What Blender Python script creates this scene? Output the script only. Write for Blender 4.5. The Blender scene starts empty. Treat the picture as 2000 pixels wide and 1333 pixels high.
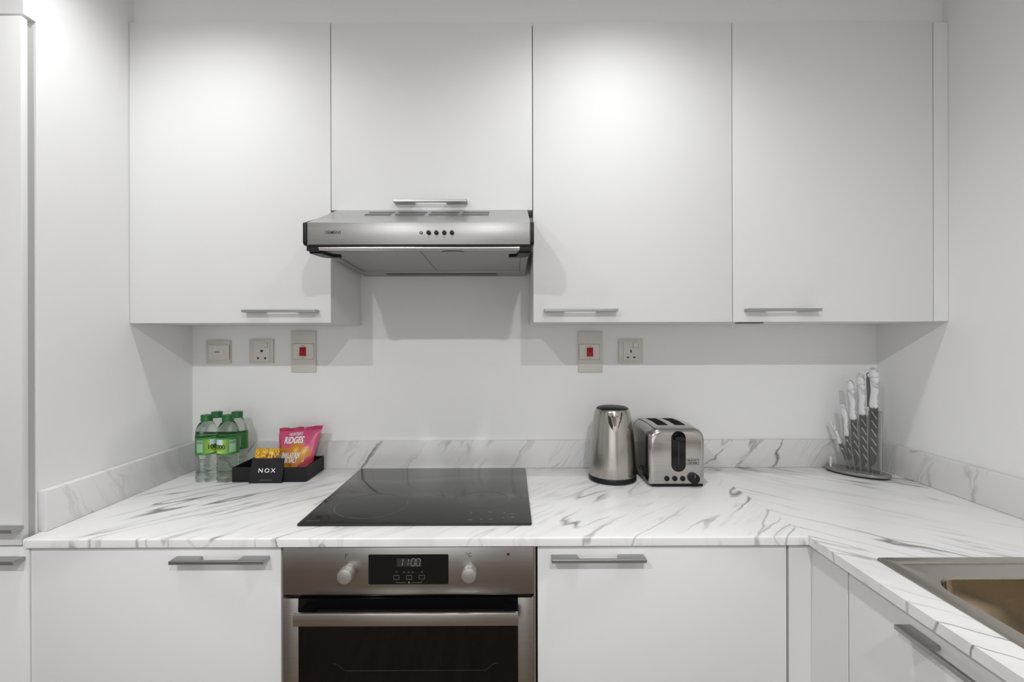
import bpy, bmesh, math, random
from mathutils import Vector, Matrix
random.seed(7)
PI = math.pi
S = bpy.context.scene
COL = S.collection

# ------------------------------------------------------------------ camera
F, PX0, PY0 = 941.8, 1000.0, 662.5
YAW, ROLL = 0.0036, -0.0024
CAM = Vector((0.0, -1.7643, 1.3701))
_c, _s = math.cos(YAW), math.sin(YAW)
_R0, _U0, FWD = Vector((_c, -_s, 0)), Vector((0, 0, 1)), Vector((_s, _c, 0))
_cr, _sr = math.cos(ROLL), math.sin(ROLL)
RGT, UP = _cr*_R0 + _sr*_U0, -_sr*_R0 + _cr*_U0
cd = bpy.data.cameras.new('camera')
cam = bpy.data.objects.new('camera', cd)
COL.objects.link(cam)
cd.sensor_fit = 'HORIZONTAL'
cd.sensor_width = 36.0
cd.lens = 36.0*F/2000.0
cd.shift_x = 0.0
cd.shift_y = (PY0 - 666.5)/2000.0
cd.clip_start = 0.02
M = Matrix.Identity(4)
for i in range(3):
    M[i][0], M[i][1], M[i][2], M[i][3] = RGT[i], UP[i], -FWD[i], CAM[i]
cam.matrix_world = M
S.camera = cam

def ray(px, py):
    return (RGT*((px-PX0)/F) - UP*((py-PY0)/F) + FWD)
def on_y(px, py, y):
    d = ray(px, py); return CAM + d*((y-CAM.y)/d.y)
def on_z(px, py, z):
    d = ray(px, py); return CAM + d*((z-CAM.z)/d.z)

# ------------------------------------------------------------------ world, exposure
S.view_settings.view_transform = 'Standard'
S.view_settings.look = 'None'
S.view_settings.exposure = 0.0
S.view_settings.gamma = 1.0
S.view_settings.use_curve_mapping = False
W = bpy.data.worlds.new('world'); S.world = W
W.use_nodes = True
W.node_tree.nodes['Background'].inputs[0].default_value = (0.8, 0.85, 0.9, 1)
W.node_tree.nodes['Background'].inputs[1].default_value = 0.3
# area fill light added at an assumed, unseen rear window
dl = bpy.data.lights.new('window_fill', 'AREA'); dl.shape = 'RECTANGLE'; dl.size = 2.9; dl.size_y = 1.8
dl.energy = DAYW = 22.0; dl.color = (0.98, 0.99, 1.0)
dlo = bpy.data.objects.new('window_fill', dl); COL.objects.link(dlo)
dlo.location = (-0.8, -5.15, 1.17); dlo.rotation_euler = (PI/2, 0, 0)
# ceiling downlights: (x, y, watts); the lamps themselves are built in downlight()
CEIL = 2.50
FRONTW, REARW = 30.0, 19.5
LAMPS = [(-0.87, -0.705, FRONTW), (0.30, -0.705, FRONTW*1.1), (-0.87, -2.40, REARW), (0.31, -2.40, REARW), (-1.28, -4.0, 5), (-2.5, -2.40, 3)]

# ------------------------------------------------------------------ materials
def new_mat(name):
    m = bpy.data.materials.new(name); m.use_nodes = True
    nt = m.node_tree
    return m, nt, nt.nodes['Principled BSDF']
def pbr(name, col, rough=0.5, metal=0.0, spec=0.5, **kw):
    m, nt, b = new_mat(name)
    b.inputs['Base Color'].default_value = (*col, 1)
    b.inputs['Roughness'].default_value = rough
    b.inputs['Metallic'].default_value = metal
    b.inputs['Specular IOR Level'].default_value = spec
    for k, v in kw.items():
        b.inputs[k.replace('_', ' ')].default_value = v
    return m
def N(nt, t, **kw):
    n = nt.nodes.new(t)
    for k, v in kw.items(): setattr(n, k, v)
    return n
def ramp(nt, src, a, b, ca=(0, 0, 0, 1), cb=(1, 1, 1, 1)):
    r = N(nt, 'ShaderNodeValToRGB')
    r.color_ramp.elements[0].position = a; r.color_ramp.elements[0].color = ca
    r.color_ramp.elements[1].position = b; r.color_ramp.elements[1].color = cb
    nt.links.new(src, r.inputs[0]); return r
def mathn(nt, op, a, b=None):
    n = N(nt, 'ShaderNodeMath', operation=op)
    for i, v in enumerate((a, b)):
        if v is None: continue
        if isinstance(v, (int, float)): n.inputs[i].default_value = v
        else: nt.links.new(v, n.inputs[i])
    return n.outputs[0]

def wall_paint(name, col, rough=0.75):
    m, nt, b = new_mat(name)
    tc = N(nt, 'ShaderNodeTexCoord'); nz = N(nt, 'ShaderNodeTexNoise')
    nz.inputs['Scale'].default_value = 3.0; nz.inputs['Detail'].default_value = 5
    nt.links.new(tc.outputs['Object'], nz.inputs['Vector'])
    r = ramp(nt, nz.outputs['Fac'], 0.3, 0.7, (*[c*0.985 for c in col], 1), (*col, 1))
    nt.links.new(r.outputs[0], b.inputs['Base Color'])
    b.inputs['Roughness'].default_value = rough; b.inputs['Specular IOR Level'].default_value = 0.0
    n2 = N(nt, 'ShaderNodeTexNoise'); n2.inputs['Scale'].default_value = 220
    nt.links.new(tc.outputs['Object'], n2.inputs['Vector'])
    bp = N(nt, 'ShaderNodeBump'); bp.inputs['Strength'].default_value = 0.04; bp.inputs['Distance'].default_value = 0.001
    nt.links.new(n2.outputs['Fac'], bp.inputs['Height']); nt.links.new(bp.outputs[0], b.inputs['Normal'])
    return m

def steel(name, col=(0.55, 0.535, 0.51), rough=0.28, axis=0, streak=0.10):
    """brushed steel: grain runs along the given axis"""
    m, nt, b = new_mat(name)
    b.inputs['Metallic'].default_value = 1.0
    tc = N(nt, 'ShaderNodeTexCoord'); mp = N(nt, 'ShaderNodeMapping')
    sc = [260.0, 260.0, 260.0]; sc[axis] = 4.0
    mp.inputs['Scale'].default_value = sc
    nt.links.new(tc.outputs['Object'], mp.inputs['Vector'])
    nz = N(nt, 'ShaderNodeTexNoise'); nz.inputs['Scale'].default_value = 1.0; nz.inputs['Detail'].default_value = 3
    nt.links.new(mp.outputs[0], nz.inputs['Vector'])
    r = ramp(nt, nz.outputs['Fac'], 0.3, 0.7, (*[c*(1-streak) for c in col], 1), (*col, 1))
    nt.links.new(r.outputs[0], b.inputs['Base Color'])
    r2 = N(nt, 'ShaderNodeMapRange'); r2.inputs['To Min'].default_value = rough*0.85; r2.inputs['To Max'].default_value = rough*1.2
    nt.links.new(nz.outputs['Fac'], r2.inputs['Value']); nt.links.new(r2.outputs[0], b.inputs['Roughness'])
    bp = N(nt, 'ShaderNodeBump'); bp.inputs['Strength'].default_value = 0.05; bp.inputs['Distance'].default_value = 0.0005
    nt.links.new(nz.outputs['Fac'], bp.inputs['Height']); nt.links.new(bp.outputs[0], b.inputs['Normal'])
    return m

def marble(name, rot, off=(0, 0, 0), dens=1.0, wob=0.045, amt_=1.0, sparse=0.0, base=(0.87, 0.865, 0.855)):
    """white laminate with long grey veins; rot turns the surface so that veins run along local x, v is local y"""
    m, nt, b = new_mat(name)
    tc = N(nt, 'ShaderNodeTexCoord'); mp = N(nt, 'ShaderNodeMapping', vector_type='POINT')
    mp.inputs['Rotation'].default_value = rot
    mp.inputs['Location'].default_value = off
    nt.links.new(tc.outputs['Object'], mp.inputs['Vector'])
    # wobble
    nw = N(nt, 'ShaderNodeTexNoise'); nw.inputs['Scale'].default_value = 5.0; nw.inputs['Detail'].default_value = 6; nw.inputs['Roughness'].default_value = 0.6
    nt.links.new(mp.outputs[0], nw.inputs['Vector'])
    sub = N(nt, 'ShaderNodeVectorMath', operation='SUBTRACT'); sub.inputs[1].default_value = (0.5, 0.5, 0.5)
    nt.links.new(nw.outputs['Color'], sub.inputs[0])
    scl = N(nt, 'ShaderNodeVectorMath', operation='SCALE'); scl.inputs['Scale'].default_value = wob
    nt.links.new(sub.outputs[0], scl.inputs[0])
    add = N(nt, 'ShaderNodeVectorMath', operation='ADD')
    nt.links.new(mp.outputs[0], add.inputs[0]); nt.links.new(scl.outputs[0], add.inputs[1])
    total = None
    for k, (su, sv, wid, amt, lo, hi) in enumerate([(1.1, 7.0, 0.014, 1.0, 0.44, 0.58), (1.5, 13.0, 0.020, 0.62, 0.44, 0.62), (2.2, 24.0, 0.030, 0.22, 0.47, 0.62), (1.0, 6.0, 0.07, 0.22, 0.46, 0.66)]):
        m2 = N(nt, 'ShaderNodeMapping'); m2.inputs['Scale'].default_value = (su*dens, sv*dens, 3.0*dens)
        m2.inputs['Location'].default_value = (k*7.3, k*3.1, k*1.7)
        nt.links.new(add.outputs[0], m2.inputs['Vector'])
        nz = N(nt, 'ShaderNodeTexNoise'); nz.inputs['Scale'].default_value = 1.0; nz.inputs['Detail'].default_value = 2.5; nz.inputs['Roughness'].default_value = 0.5
        nt.links.new(m2.outputs[0], nz.inputs['Vector'])
        d = mathn(nt, 'ABSOLUTE', mathn(nt, 'SUBTRACT', nz.outputs['Fac'], 0.5))
        v = ramp(nt, d, 0.0, wid, (1, 1, 1, 1), (0, 0, 0, 1))
        mk = N(nt, 'ShaderNodeTexNoise'); mk.inputs['Scale'].default_value = 3.4; mk.inputs['Detail'].default_value = 2
        m3 = N(nt, 'ShaderNodeMapping'); m3.inputs['Location'].default_value = (k*11.0+2, 4.0, k*5.0); m3.inputs['Scale'].default_value = (0.8, 1.8, 1)
        nt.links.new(mp.outputs[0], m3.inputs['Vector']); nt.links.new(m3.outputs[0], mk.inputs['Vector'])
        mr = ramp(nt, mk.outputs['Fac'], lo+sparse, hi+sparse)
        t = mathn(nt, 'MULTIPLY', mathn(nt, 'MULTIPLY', v.outputs[0], mr.outputs[0]), amt*amt_)
        total = t if total is None else mathn(nt, 'MAXIMUM', total, t)
    mix = N(nt, 'ShaderNodeMix', data_type='RGBA')
    nt.links.new(total, mix.inputs['Factor'])
    mix.inputs['A'].default_value = (*base, 1)
    mix.inputs['B'].default_value = (0.19, 0.18, 0.175, 1)
    nt.links.new(mix.outputs['Result'], b.inputs['Base Color'])
    b.inputs['Roughness'].default_value = 0.32
    return m

white_wall = wall_paint('white_wall_paint', (0.87, 0.868, 0.86))
ceil_paint = wall_paint('ceiling_paint', (0.90, 0.90, 0.89))
lacquer = pbr('white_satin_lacquer', (0.80, 0.80, 0.795), 0.6, 0, 0.22)
carcass = pbr('white_melamine', (0.78, 0.78, 0.775), 0.5)
edge_grey = pbr('grey_carcass_edge', (0.45, 0.45, 0.44), 0.6)  # even grey for the tall cabinet's front edge
black_plastic = pbr('black_plastic', (0.007, 0.007, 0.008), 0.38, 0, 0.28)
black_gloss = pbr('black_gloss', (0.004, 0.004, 0.005), 0.08, 0, 0.35)
black_card = pbr('black_card', (0.009, 0.0085, 0.0085), 0.55, 0, 0.3)
white_print = pbr('white_print', (0.85, 0.85, 0.85), 0.5)
grey_print = pbr('grey_print', (0.22, 0.22, 0.22), 0.5)
dark_print = pbr('dark_print', (0.03, 0.03, 0.03), 0.5)
steel_x = steel('brushed_steel_horizontal', axis=0)
steel_oven = steel('brushed_steel_oven', (0.42, 0.40, 0.375), 0.3, 0)
steel_z = steel('brushed_steel_vertical', (0.47, 0.44, 0.405), 0.24, 2)
steel_hood = steel('brushed_steel_hood', (0.40, 0.39, 0.375), 0.40, 0)
steel_sink = steel('satin_steel_sink', (0.47, 0.44, 0.39), 0.24, 1)
steel_bowl = steel('polished_steel_bowl', (0.70, 0.64, 0.55), 0.12, 1)
handle_metal = steel('satin_nickel', (0.42, 0.42, 0.42), 0.36, 0)
chrome = pbr('chrome', (0.7, 0.69, 0.68), 0.12, 1.0)
filter_alu = pbr('filter_aluminium', (0.43, 0.43, 0.415), 0.5, 0.9)
hood_top = steel('hood_pale_steel', (0.56, 0.56, 0.555), 0.28, 0)
plate_beige = pbr('switch_plate_metal', (0.66, 0.64, 0.59), 0.42, 0.12)
plate_white = pbr('switch_insert_plastic', (0.73, 0.69, 0.64), 0.4)
red_plastic = pbr('red_switch', (0.42, 0.004, 0.008), 0.3)
marble_l = marble('marble_laminate_diagonal', (0, 0, -math.radians(47)))
marble_r = marble('marble_laminate_return', (0, 0, math.radians(43)), (3.3, 1.2, 0))
marble_b = marble('marble_laminate_upstand_back_shaded', (math.radians(-90), 0, 0), (1.7, 0.3, 0.5), 0.95, 0.10, 1.0, 0.025, (0.77, 0.765, 0.76))  # worktop laminate again, base darkened to carry the upstand's shade
marble_s = marble('marble_laminate_upstand_side_shaded', (0, math.radians(90), math.radians(25)), (0.7, 2.3, 0.9), 0.95, 0.12, 0.9, 0.035, (0.77, 0.765, 0.76))  # same laminate too, shade put into the darker base colour

# upstand at the back: veins lean at about 50 degrees in the x/z plane
for nd in marble_b.node_tree.nodes:
    if nd.type == 'MAPPING' and nd.inputs['Location'].default_value[0] == 1.7000000476837158:
        nd.inputs['Rotation'].default_value = (math.radians(-90), 0, math.radians(-52))

def wood_floor():
    m, nt, b = new_mat('brown_wood_floor')
    tc = N(nt, 'ShaderNodeTexCoord'); mp = N(nt, 'ShaderNodeMapping'); mp.inputs['Scale'].default_value = (8, 0.8, 1)
    nt.links.new(tc.outputs['Object'], mp.inputs['Vector'])
    nz = N(nt, 'ShaderNodeTexNoise'); nz.inputs['Scale'].default_value = 3; nz.inputs['Detail'].default_value = 6
    nt.links.new(mp.outputs[0], nz.inputs['Vector'])
    r = ramp(nt, nz.outputs['Fac'], 0.3, 0.7, (0.10, 0.065, 0.042, 1), (0.20, 0.14, 0.095, 1))
    nt.links.new(r.outputs[0], b.inputs['Base Color']); b.inputs['Roughness'].default_value = 0.4
    return m
floor_mat = wood_floor()

def clear(name, col, rough=0.03, ior=1.45, trans=1.0):
    m, nt, b = new_mat(name)
    b.inputs['Base Color'].default_value = (*col, 1); b.inputs['Roughness'].default_value = rough
    b.inputs['IOR'].default_value = ior; b.inputs['Transmission Weight'].default_value = trans
    return m
def thin_glass(name, tint, gloss_rough=0.03, ior=1.5):
    """a pane: tinted see-through with a Fresnel reflection"""
    m = bpy.data.materials.new(name); m.use_nodes = True; nt = m.node_tree; nt.nodes.clear()
    o = N(nt, 'ShaderNodeOutputMaterial'); t = N(nt, 'ShaderNodeBsdfTransparent'); g = N(nt, 'ShaderNodeBsdfGlossy')
    t.inputs[0].default_value = (*tint, 1); g.inputs['Roughness'].default_value = gloss_rough
    f = N(nt, 'ShaderNodeFresnel'); f.inputs[0].default_value = ior
    mx = N(nt, 'ShaderNodeMixShader')
    nt.links.new(f.outputs[0], mx.inputs[0]); nt.links.new(t.outputs[0], mx.inputs[1]); nt.links.new(g.outputs[0], mx.inputs[2])
    nt.links.new(mx.outputs[0], o.inputs[0]); return m
water_pet = clear('water_filled_pet', (0.93, 0.985, 0.93), 0.06, 1.22)
acrylic = thin_glass('clear_acrylic', (0.86, 0.87, 0.87), 0.05, 1.5)
oven_glass = thin_glass('smoked_oven_glass', (0.40, 0.40, 0.41), 0.03, 1.45)
hob_glass = pbr('hob_black_glass', (0.018, 0.018, 0.017), 0.07, 0, 0.45)
hob_ring_mat = pbr('hob_printed_ring', (0.075, 0.075, 0.072), 0.15)
lamp_mat, _nt, _b = new_mat('downlight_lens')
_b.inputs['Emission Color'].default_value = (1, 0.96, 0.9, 1); _b.inputs['Emission Strength'].default_value = 12
lit_digit, _nt, _b = new_mat('display_segments')
_b.inputs['Base Color'].default_value = (0.22, 0.21, 0.21, 1)
_b.inputs['Emission Color'].default_value = (0.85, 0.8, 0.8, 1); _b.inputs['Emission Strength'].default_value = 0.05

# ------------------------------------------------------------------ helpers
ORG = {}
def base_of(o):
    return ORG.get(o.name, Vector((0, 0, 0))) if o else Vector((0, 0, 0))
def thing(name, label, cat, loc, group=None, rot=None):
    o = bpy.data.objects.new(name, None); COL.objects.link(o)
    o.empty_display_size = 0.05
    o.location = loc
    if rot is not None: o.rotation_euler = rot
    o['label'] = label; o['category'] = cat
    if group: o['group'] = group
    ORG[o.name] = Vector(loc)
    return o
def finish(me, mat, smooth=35):
    me.materials.append(mat)
    if smooth:
        for p in me.polygons: p.use_smooth = True
        me.set_sharp_from_angle(angle=math.radians(smooth))
TINY = {'touch_control_print', 'corner_print', 'display_print', 'button_print', 'small_print', 'print', 'clock_digits', 'knob_print', 'slot_wires'}
def mk(name, bm, mat, parent=None, smooth=35, local=False, label=None):
    """links a bmesh as one mesh object; vertices are world coordinates unless local"""
    b = base_of(parent)
    if not local:
        bmesh.ops.translate(bm, vec=-b, verts=bm.verts)
    bmesh.ops.recalc_face_normals(bm, faces=bm.faces)
    me = bpy.data.meshes.new(name); bm.to_mesh(me); bm.free()
    finish(me, mat, smooth)
    o = bpy.data.objects.new(name, me); COL.objects.link(o)
    if parent: o.parent = parent
    ORG[o.name] = b
    if label: o['label'] = label
    if name in TINY: o['kind'] = 'stuff'
    return o
def top(o, label, cat, group=None):
    o['label'] = label; o['category'] = cat
    if group: o['group'] = group
    return o
def struct(name, bm, mat, parent=None):
    o = mk(name, bm, mat, parent)
    if not parent: o['kind'] = 'structure'
    return o
def box(x0, x1, y0, y1, z0, z1, bev=0.0, seg=2, bm=None):
    own = bmesh.new()
    vs = [own.verts.new((x, y, z)) for z in (z0, z1) for y in (y0, y1) for x in (x0, x1)]
    for f in ((0, 1, 3, 2), (4, 6, 7, 5), (0, 4, 5, 1), (2, 3, 7, 6), (0, 2, 6, 4), (1, 5, 7, 3)):
        own.faces.new([vs[i] for i in f])
    if bev: bmesh.ops.bevel(own, geom=own.edges[:], offset=bev, segments=seg, profile=0.5, affect='EDGES')
    return merge(bm, own)
def merge(bm, own):
    if bm is None: return own
    me = bpy.data.meshes.new('t'); own.to_mesh(me); own.free()
    bm.from_mesh(me); bpy.data.meshes.remove(me); return bm
def prism(pts, axis, a0, a1, bev=0.0, seg=2, bm=None):
    """extrude a polygon along an axis; pts hold the other two coordinates in xyz order"""
    own = bmesh.new()
    def v(p, a):
        q = list(p); q.insert(axis, a); return own.verts.new(q)
    A = [v(p, a0) for p in pts]; B = [v(p, a1) for p in pts]
    own.faces.new(A); own.faces.new(B[::-1])
    n = len(pts)
    for i in range(n): own.faces.new((A[i], B[i], B[(i+1) % n], A[(i+1) % n]))
    bmesh.ops.recalc_face_normals(own, faces=own.faces)
    if bev: bmesh.ops.bevel(own, geom=own.edges[:], offset=bev, segments=seg, profile=0.5, affect='EDGES')
    return merge(bm, own)
def lathe(prof, c=(0, 0, 0), n=40, bm=None, cap=True):
    own = bmesh.new(); rings = []
    for r, z in prof:
        rings.append([own.verts.new((c[0]+r*math.cos(2*PI*i/n), c[1]+r*math.sin(2*PI*i/n), c[2]+z)) for i in range(n)])
    for a, b in zip(rings, rings[1:]):
        for i in range(n): own.faces.new((a[i], a[(i+1) % n], b[(i+1) % n], b[i]))
    if cap:
        own.faces.new(rings[0][::-1]); own.faces.new(rings[-1])
    return merge(bm, own)
def disc(c, r, depth, axis=1, n=28, bev=0.0, bm=None):
    """short cylinder; axis 1 = extends toward -y from c"""
    own = bmesh.new()
    A, B = [], []
    for i in range(n):
        a = 2*PI*i/n; u, w = r*math.cos(a), r*math.sin(a)
        if axis == 1: A.append(own.verts.new((c[0]+u, c[1], c[2]+w))); B.append(own.verts.new((c[0]+u, c[1]-depth, c[2]+w)))
        elif axis == 2: A.append(own.verts.new((c[0]+u, c[1]+w, c[2]))); B.append(own.verts.new((c[0]+u, c[1]+w, c[2]+depth)))
        else: A.append(own.verts.new((c[0], c[1]+u, c[2]+w))); B.append(own.verts.new((c[0]-depth, c[1]+u, c[2]+w)))
    own.faces.new(A[::-1]); fb = own.faces.new(B)
    for i in range(n): own.faces.new((A[i], A[(i+1) % n], B[(i+1) % n], B[i]))
    if bev: bmesh.ops.bevel(own, geom=list(fb.edges), offset=bev, segments=2, profile=0.5, affect='EDGES')
    return merge(bm, own)
def tube(pts, r, n=10, bm=None):
    own = bmesh.new(); rings = []
    P = [Vector(p) for p in pts]
    for i, p in enumerate(P):
        t = (P[min(i+1, len(P)-1)] - P[max(i-1, 0)]).normalized()
        u = t.cross(Vector((0, 0, 1)))
        if u.length < 1e-3: u = t.cross(Vector((1, 0, 0)))
        u.normalize(); w = t.cross(u).normalized()
        rings.append([own.verts.new(p + u*r*math.cos(2*PI*k/n) + w*r*math.sin(2*PI*k/n)) for k in range(n)])
    for a, b in zip(rings, rings[1:]):
        for k in range(n): own.faces.new((a[k], a[(k+1) % n], b[(k+1) % n], b[k]))
    own.faces.new(rings[0][::-1]); own.faces.new(rings[-1])
    return merge(bm, own)
def rrect(cx, cy, w, h, r, n=6):
    pts = []
    for k, (sx, sy) in enumerate(((1, 1), (-1, 1), (-1, -1), (1, -1))):
        for i in range(n+1):
            a = k*PI/2 + i*PI/2/n
            pts.append((cx+sx*(w/2-r)+r*math.cos(a), cy+sy*(h/2-r)+r*math.sin(a)))
    return pts
def rings_mesh(rings, close_last=False, close_first=False):
    bm = bmesh.new(); R = [[bm.verts.new(p) for p in r] for r in rings]
    n = len(R[0])
    for a, b in zip(R, R[1:]):
        for i in range(n): bm.faces.new((a[i], a[(i+1) % n], b[(i+1) % n], b[i]))
    if close_last: bm.faces.new(R[-1])
    if close_first: bm.faces.new(R[0][::-1])
    return bm
def text_bm(s, size, fn, bold=0.0, shear=0.0, spacing=1.0, width=None, cuts=0):
    """lettering as a flat mesh, each vertex mapped by fn(x, y); text is centred on 0,0"""
    cu = bpy.data.curves.new('t', 'FONT'); cu.body = s; cu.size = size; cu.align_x = 'CENTER'; cu.align_y = 'CENTER'
    cu.offset = bold*size; cu.shear = shear; cu.space_character = spacing; cu.resolution_u = 3
    o = bpy.data.objects.new('t', cu); COL.objects.link(o)
    bpy.context.view_layer.update()
    dg = bpy.context.evaluated_depsgraph_get()
    me = bpy.data.meshes.new_from_object(o.evaluated_get(dg))
    bm = bmesh.new(); bm.from_mesh(me)
    bpy.data.objects.remove(o); bpy.data.curves.remove(cu); bpy.data.meshes.remove(me)
    if cuts: bmesh.ops.triangulate(bm, faces=bm.faces[:]); bmesh.ops.subdivide_edges(bm, edges=bm.edges[:], cuts=cuts, use_grid_fill=True)
    k = 1.0
    if width and bm.verts:
        x0 = min(v.co.x for v in bm.verts); x1 = max(v.co.x for v in bm.verts)
        k = width/(x1-x0)
    for v in bm.verts: v.co = Vector(fn(v.co.x*k, v.co.y))
    return bm

# ------------------------------------------------------------------ setting
XL, XR = -1.160, 1.344
YU, ZB, ZT = -0.2918, 0.9+0.5213, 0.9+1.439          # wall cabinet fronts
YC, XC, ZC = -0.6242, 0.7067, 0.90                   # worktop edges and top
YB = -0.612                                          # base fronts
XF = 0.719                                           # fronts of the return run
X1, X2, X3, X4 = -0.5457, 0.0698, 0.6805, 1.2974
RX0, RY1 = -3.4, -5.2

struct('floor', box(RX0-0.1, XR+0.1, RY1-0.1, 0.1, -0.1, 0.0), floor_mat)
struct('ceiling', box(RX0-0.1, XR+0.1, RY1-0.1, 0.1, CEIL, CEIL+0.1), ceil_paint)
struct('wall_back', box(RX0-0.1, XR+0.1, 0.0, 0.1, 0, CEIL), white_wall)
struct('wall_right', box(XR, XR+0.1, RY1, 0.0, 0, CEIL), white_wall)
bm = box(XL-0.03, XL, -0.579, 0.0, 0, 2.150)
box(XL-0.03, XL, -0.610, 0.0, 2.150, CEIL, bm=bm)
struct('wall_left', bm, white_wall)
struct('wall_far_left', box(RX0-0.1, RX0, RY1, 0.0, 0, CEIL), white_wall)
WX0, WX1, WZ0, WZ1 = -2.3, 0.7, 0.20, 2.12           # unseen window added behind the camera as a source for frontal fill
bm = box(RX0-0.1, WX0, RY1-0.1, RY1, 0, CEIL); box(WX1, XR+0.1, RY1-0.1, RY1, 0, CEIL, bm=bm)
box(WX0, WX1, RY1-0.1, RY1, 0, WZ0, bm=bm); box(WX0, WX1, RY1-0.1, RY1, WZ1, CEIL, bm=bm)
struct('wall_rear', bm, white_wall)
win = bpy.data.objects.new('added_window_1', None); COL.objects.link(win); win['kind'] = 'structure'
win.location = ((WX0+WX1)/2, RY1-0.06, WZ0); ORG[win.name] = Vector(win.location)
frame_mat = pbr('white_window_frame', (0.75, 0.75, 0.75), 0.4)
for i in range(4):
    x = WX0+(WX1-WX0)*i/3; mk('mullion', box(max(x-.03, WX0), min(x+.03, WX1), RY1-.08, RY1-.04, WZ0, WZ1), frame_mat, win)
for z in (WZ0, WZ1-.05): mk('window_rail', box(WX0, WX1, RY1-.085, RY1-.035, z, z+.05), frame_mat, win)
for i in range(3):
    x = WX0+(WX1-WX0)*i/3; mk('pane', box(x+.03, x+(WX1-WX0)/3-.03, RY1-.063, RY1-.057, WZ0+.05, WZ1-.05), thin_glass('window_glass', (.95, .97, .96)), win)
YBK = on_y(1840, 20, YU).y
_d = ray(1840, 20); YBK = CAM.y + _d.y*(XR/_d.x)     # bulkhead corner against the right wall
struct('wall_bulkhead', box(XL, XR, YBK, 0.0, ZT+0.001, CEIL), white_wall)
struct('wall_bulkhead_left', box(RX0, XL-0.03, -0.610, -0.0, 2.150, CEIL), white_wall)

# ------------------------------------------------------------------ handles
def handle_bm(cx, cy, z, L=0.222, leg=0.062, proj=0.030, bar=0.009, th=0.0085, along='x'):
    """bridge handle: a flat strip with two wide feet; the door face is at cy, it projects toward -y (or toward -x)"""
    x0, x1 = -L/2, L/2
    pts = [(x0, 0), (x0, -proj), (x1, -proj), (x1, 0), (x1-leg, 0), (x1-leg-0.004, -proj+bar), (x0+leg+0.004, -proj+bar), (x0+leg, 0)]
    if along == 'x': pts = [(cx+a, cy+b) for a, b in pts]
    else: pts = [(cx+b, cy-a) for a, b in pts]
    return prism(pts, 2, z-th/2, z+th/2, 0.0012, 1)

# ------------------------------------------------------------------ wall cabinets
DT = 0.019
def wall_cabinet(x0, x1, z0, z1, label, hx, hz, g=0.0012, depth=0.0):
    t = thing('wall_cabinet', label, 'cabinet', ((x0+x1)/2, (YU+DT)/2, z0), 'white wall cabinets in a row')
    bm = bmesh.new(); e = 0.017
    a, b_ = x0+0.0005, x1-0.0005
    yb, yf = -0.001, YU+DT+0.001
    box(a, a+e, yf, yb, z0, z1, bm=bm); box(b_-e, b_, yf, yb, z0, z1, bm=bm)
    box(a+e, b_-e, yf, yb, z0, z0+e, bm=bm); box(a+e, b_-e, yf, yb, z1-e, z1, bm=bm)
    box(a+e, b_-e, yb-0.006, yb, z0+e, z1-e, bm=bm)
    mk('body', bm, carcass, t)
    d = mk('door', box(x0+g, x1-g, YU, YU+DT, z0-0.0005, z1-0.001, 0.0012, 2), lacquer, t)
    mk('handle', handle_bm(hx, YU, hz), handle_metal, d, label='satin nickel strip handle')
    return t
zh = on_y(546, 607.5, YU-0.03).z
hz_hood = on_y(840, 410.5, YU).z
def hx(a, b):  # centre of a wall handle from its pixel extent on the plane between door and bar
    return (on_y(a, 607, YU-0.024).x + on_y(b, 607, YU-0.012).x)/2
wall_cabinet(XL, X1, ZB, ZT, 'tall white wall cabinet above the water bottles, against the left wall', hx(469, 624), zh)
wall_cabinet(X1, X2, hz_hood, ZT, 'short white wall cabinet directly above the steel extractor hood', (on_y(765, 391, YU-0.03).x+on_y(914, 391, YU-0.03).x)/2, on_y(840, 391.5, YU-0.03).z)
wall_cabinet(X2, X3, ZB, ZT, 'tall white wall cabinet just right of the hood, above the kettle', hx(1060, 1208), zh)
c4 = wall_cabinet(X3, X4, ZB, ZT, 'tall white wall cabinet at the right end, next to the narrow filler strip', hx(1452, 1608), zh)
mk('cover_strip', box(on_y(1450, 632, -0.25).x, on_y(1496, 632, -0.25).x, -0.235, -0.200, ZB-0.0035, ZB), pbr('dark_strip', (0.1, 0.1, 0.1), 0.5), c4, label='thin dark strip under the cabinet')
fl = thing('filler_strip', 'narrow vertical white filler strip between right wall cabinet and right wall', 'filler panel', ((X4+XR)/2, YU+DT/2, ZB))
mk('panel', box(X4+0.0015, XR-0.0005, YU, YU+DT, ZB, ZT-0.001, 0.001, 1), lacquer, fl)
mk('underside', box(X4+0.0015, XR-0.0005, YU+DT, -0.001, ZB, ZB+0.016), carcass, fl)
mk('screw_cap', disc((on_z(1842, 632.5, ZB).x-0.005, YU+0.03, ZB-0.002), 0.003, 0.002, 2, 12), dark_print, fl)

# ------------------------------------------------------------------ tall cabinet at the left edge
TYF = -0.616
tall = thing('tall_cabinet', 'tall white cabinet at the left edge with two handled doors', 'cabinet', (-1.47, -0.3, 0.0))
mk('body', box(-1.79, XL-0.033, -0.578, -0.002, 0.0, 2.149), carcass, tall)
mk('front_edge', box(-1.79, XL-0.006, -0.597, -0.5785, 0.10, 2.130), edge_grey, tall)
ztop = on_y(20, 30, TYF).z; zsp = on_y(20, 1068, TYF).z
d = mk('door', box(-1.78, XL, TYF, TYF+0.0165, zsp+0.0022, ztop, 0.0012), lacquer, tall)
hxe = on_y(22, 1041, TYF-0.03).x
mk('handle', handle_bm(hxe-0.111, TYF, on_y(10, 1040, TYF-0.03).z), handle_metal, d, label='satin nickel strip handle')
d = mk('door', box(-1.78, on_y(56.5, 1200, TYF).x, TYF, TYF+0.0165, 0.10, zsp-0.0016, 0.0012), lacquer, tall)
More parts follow.
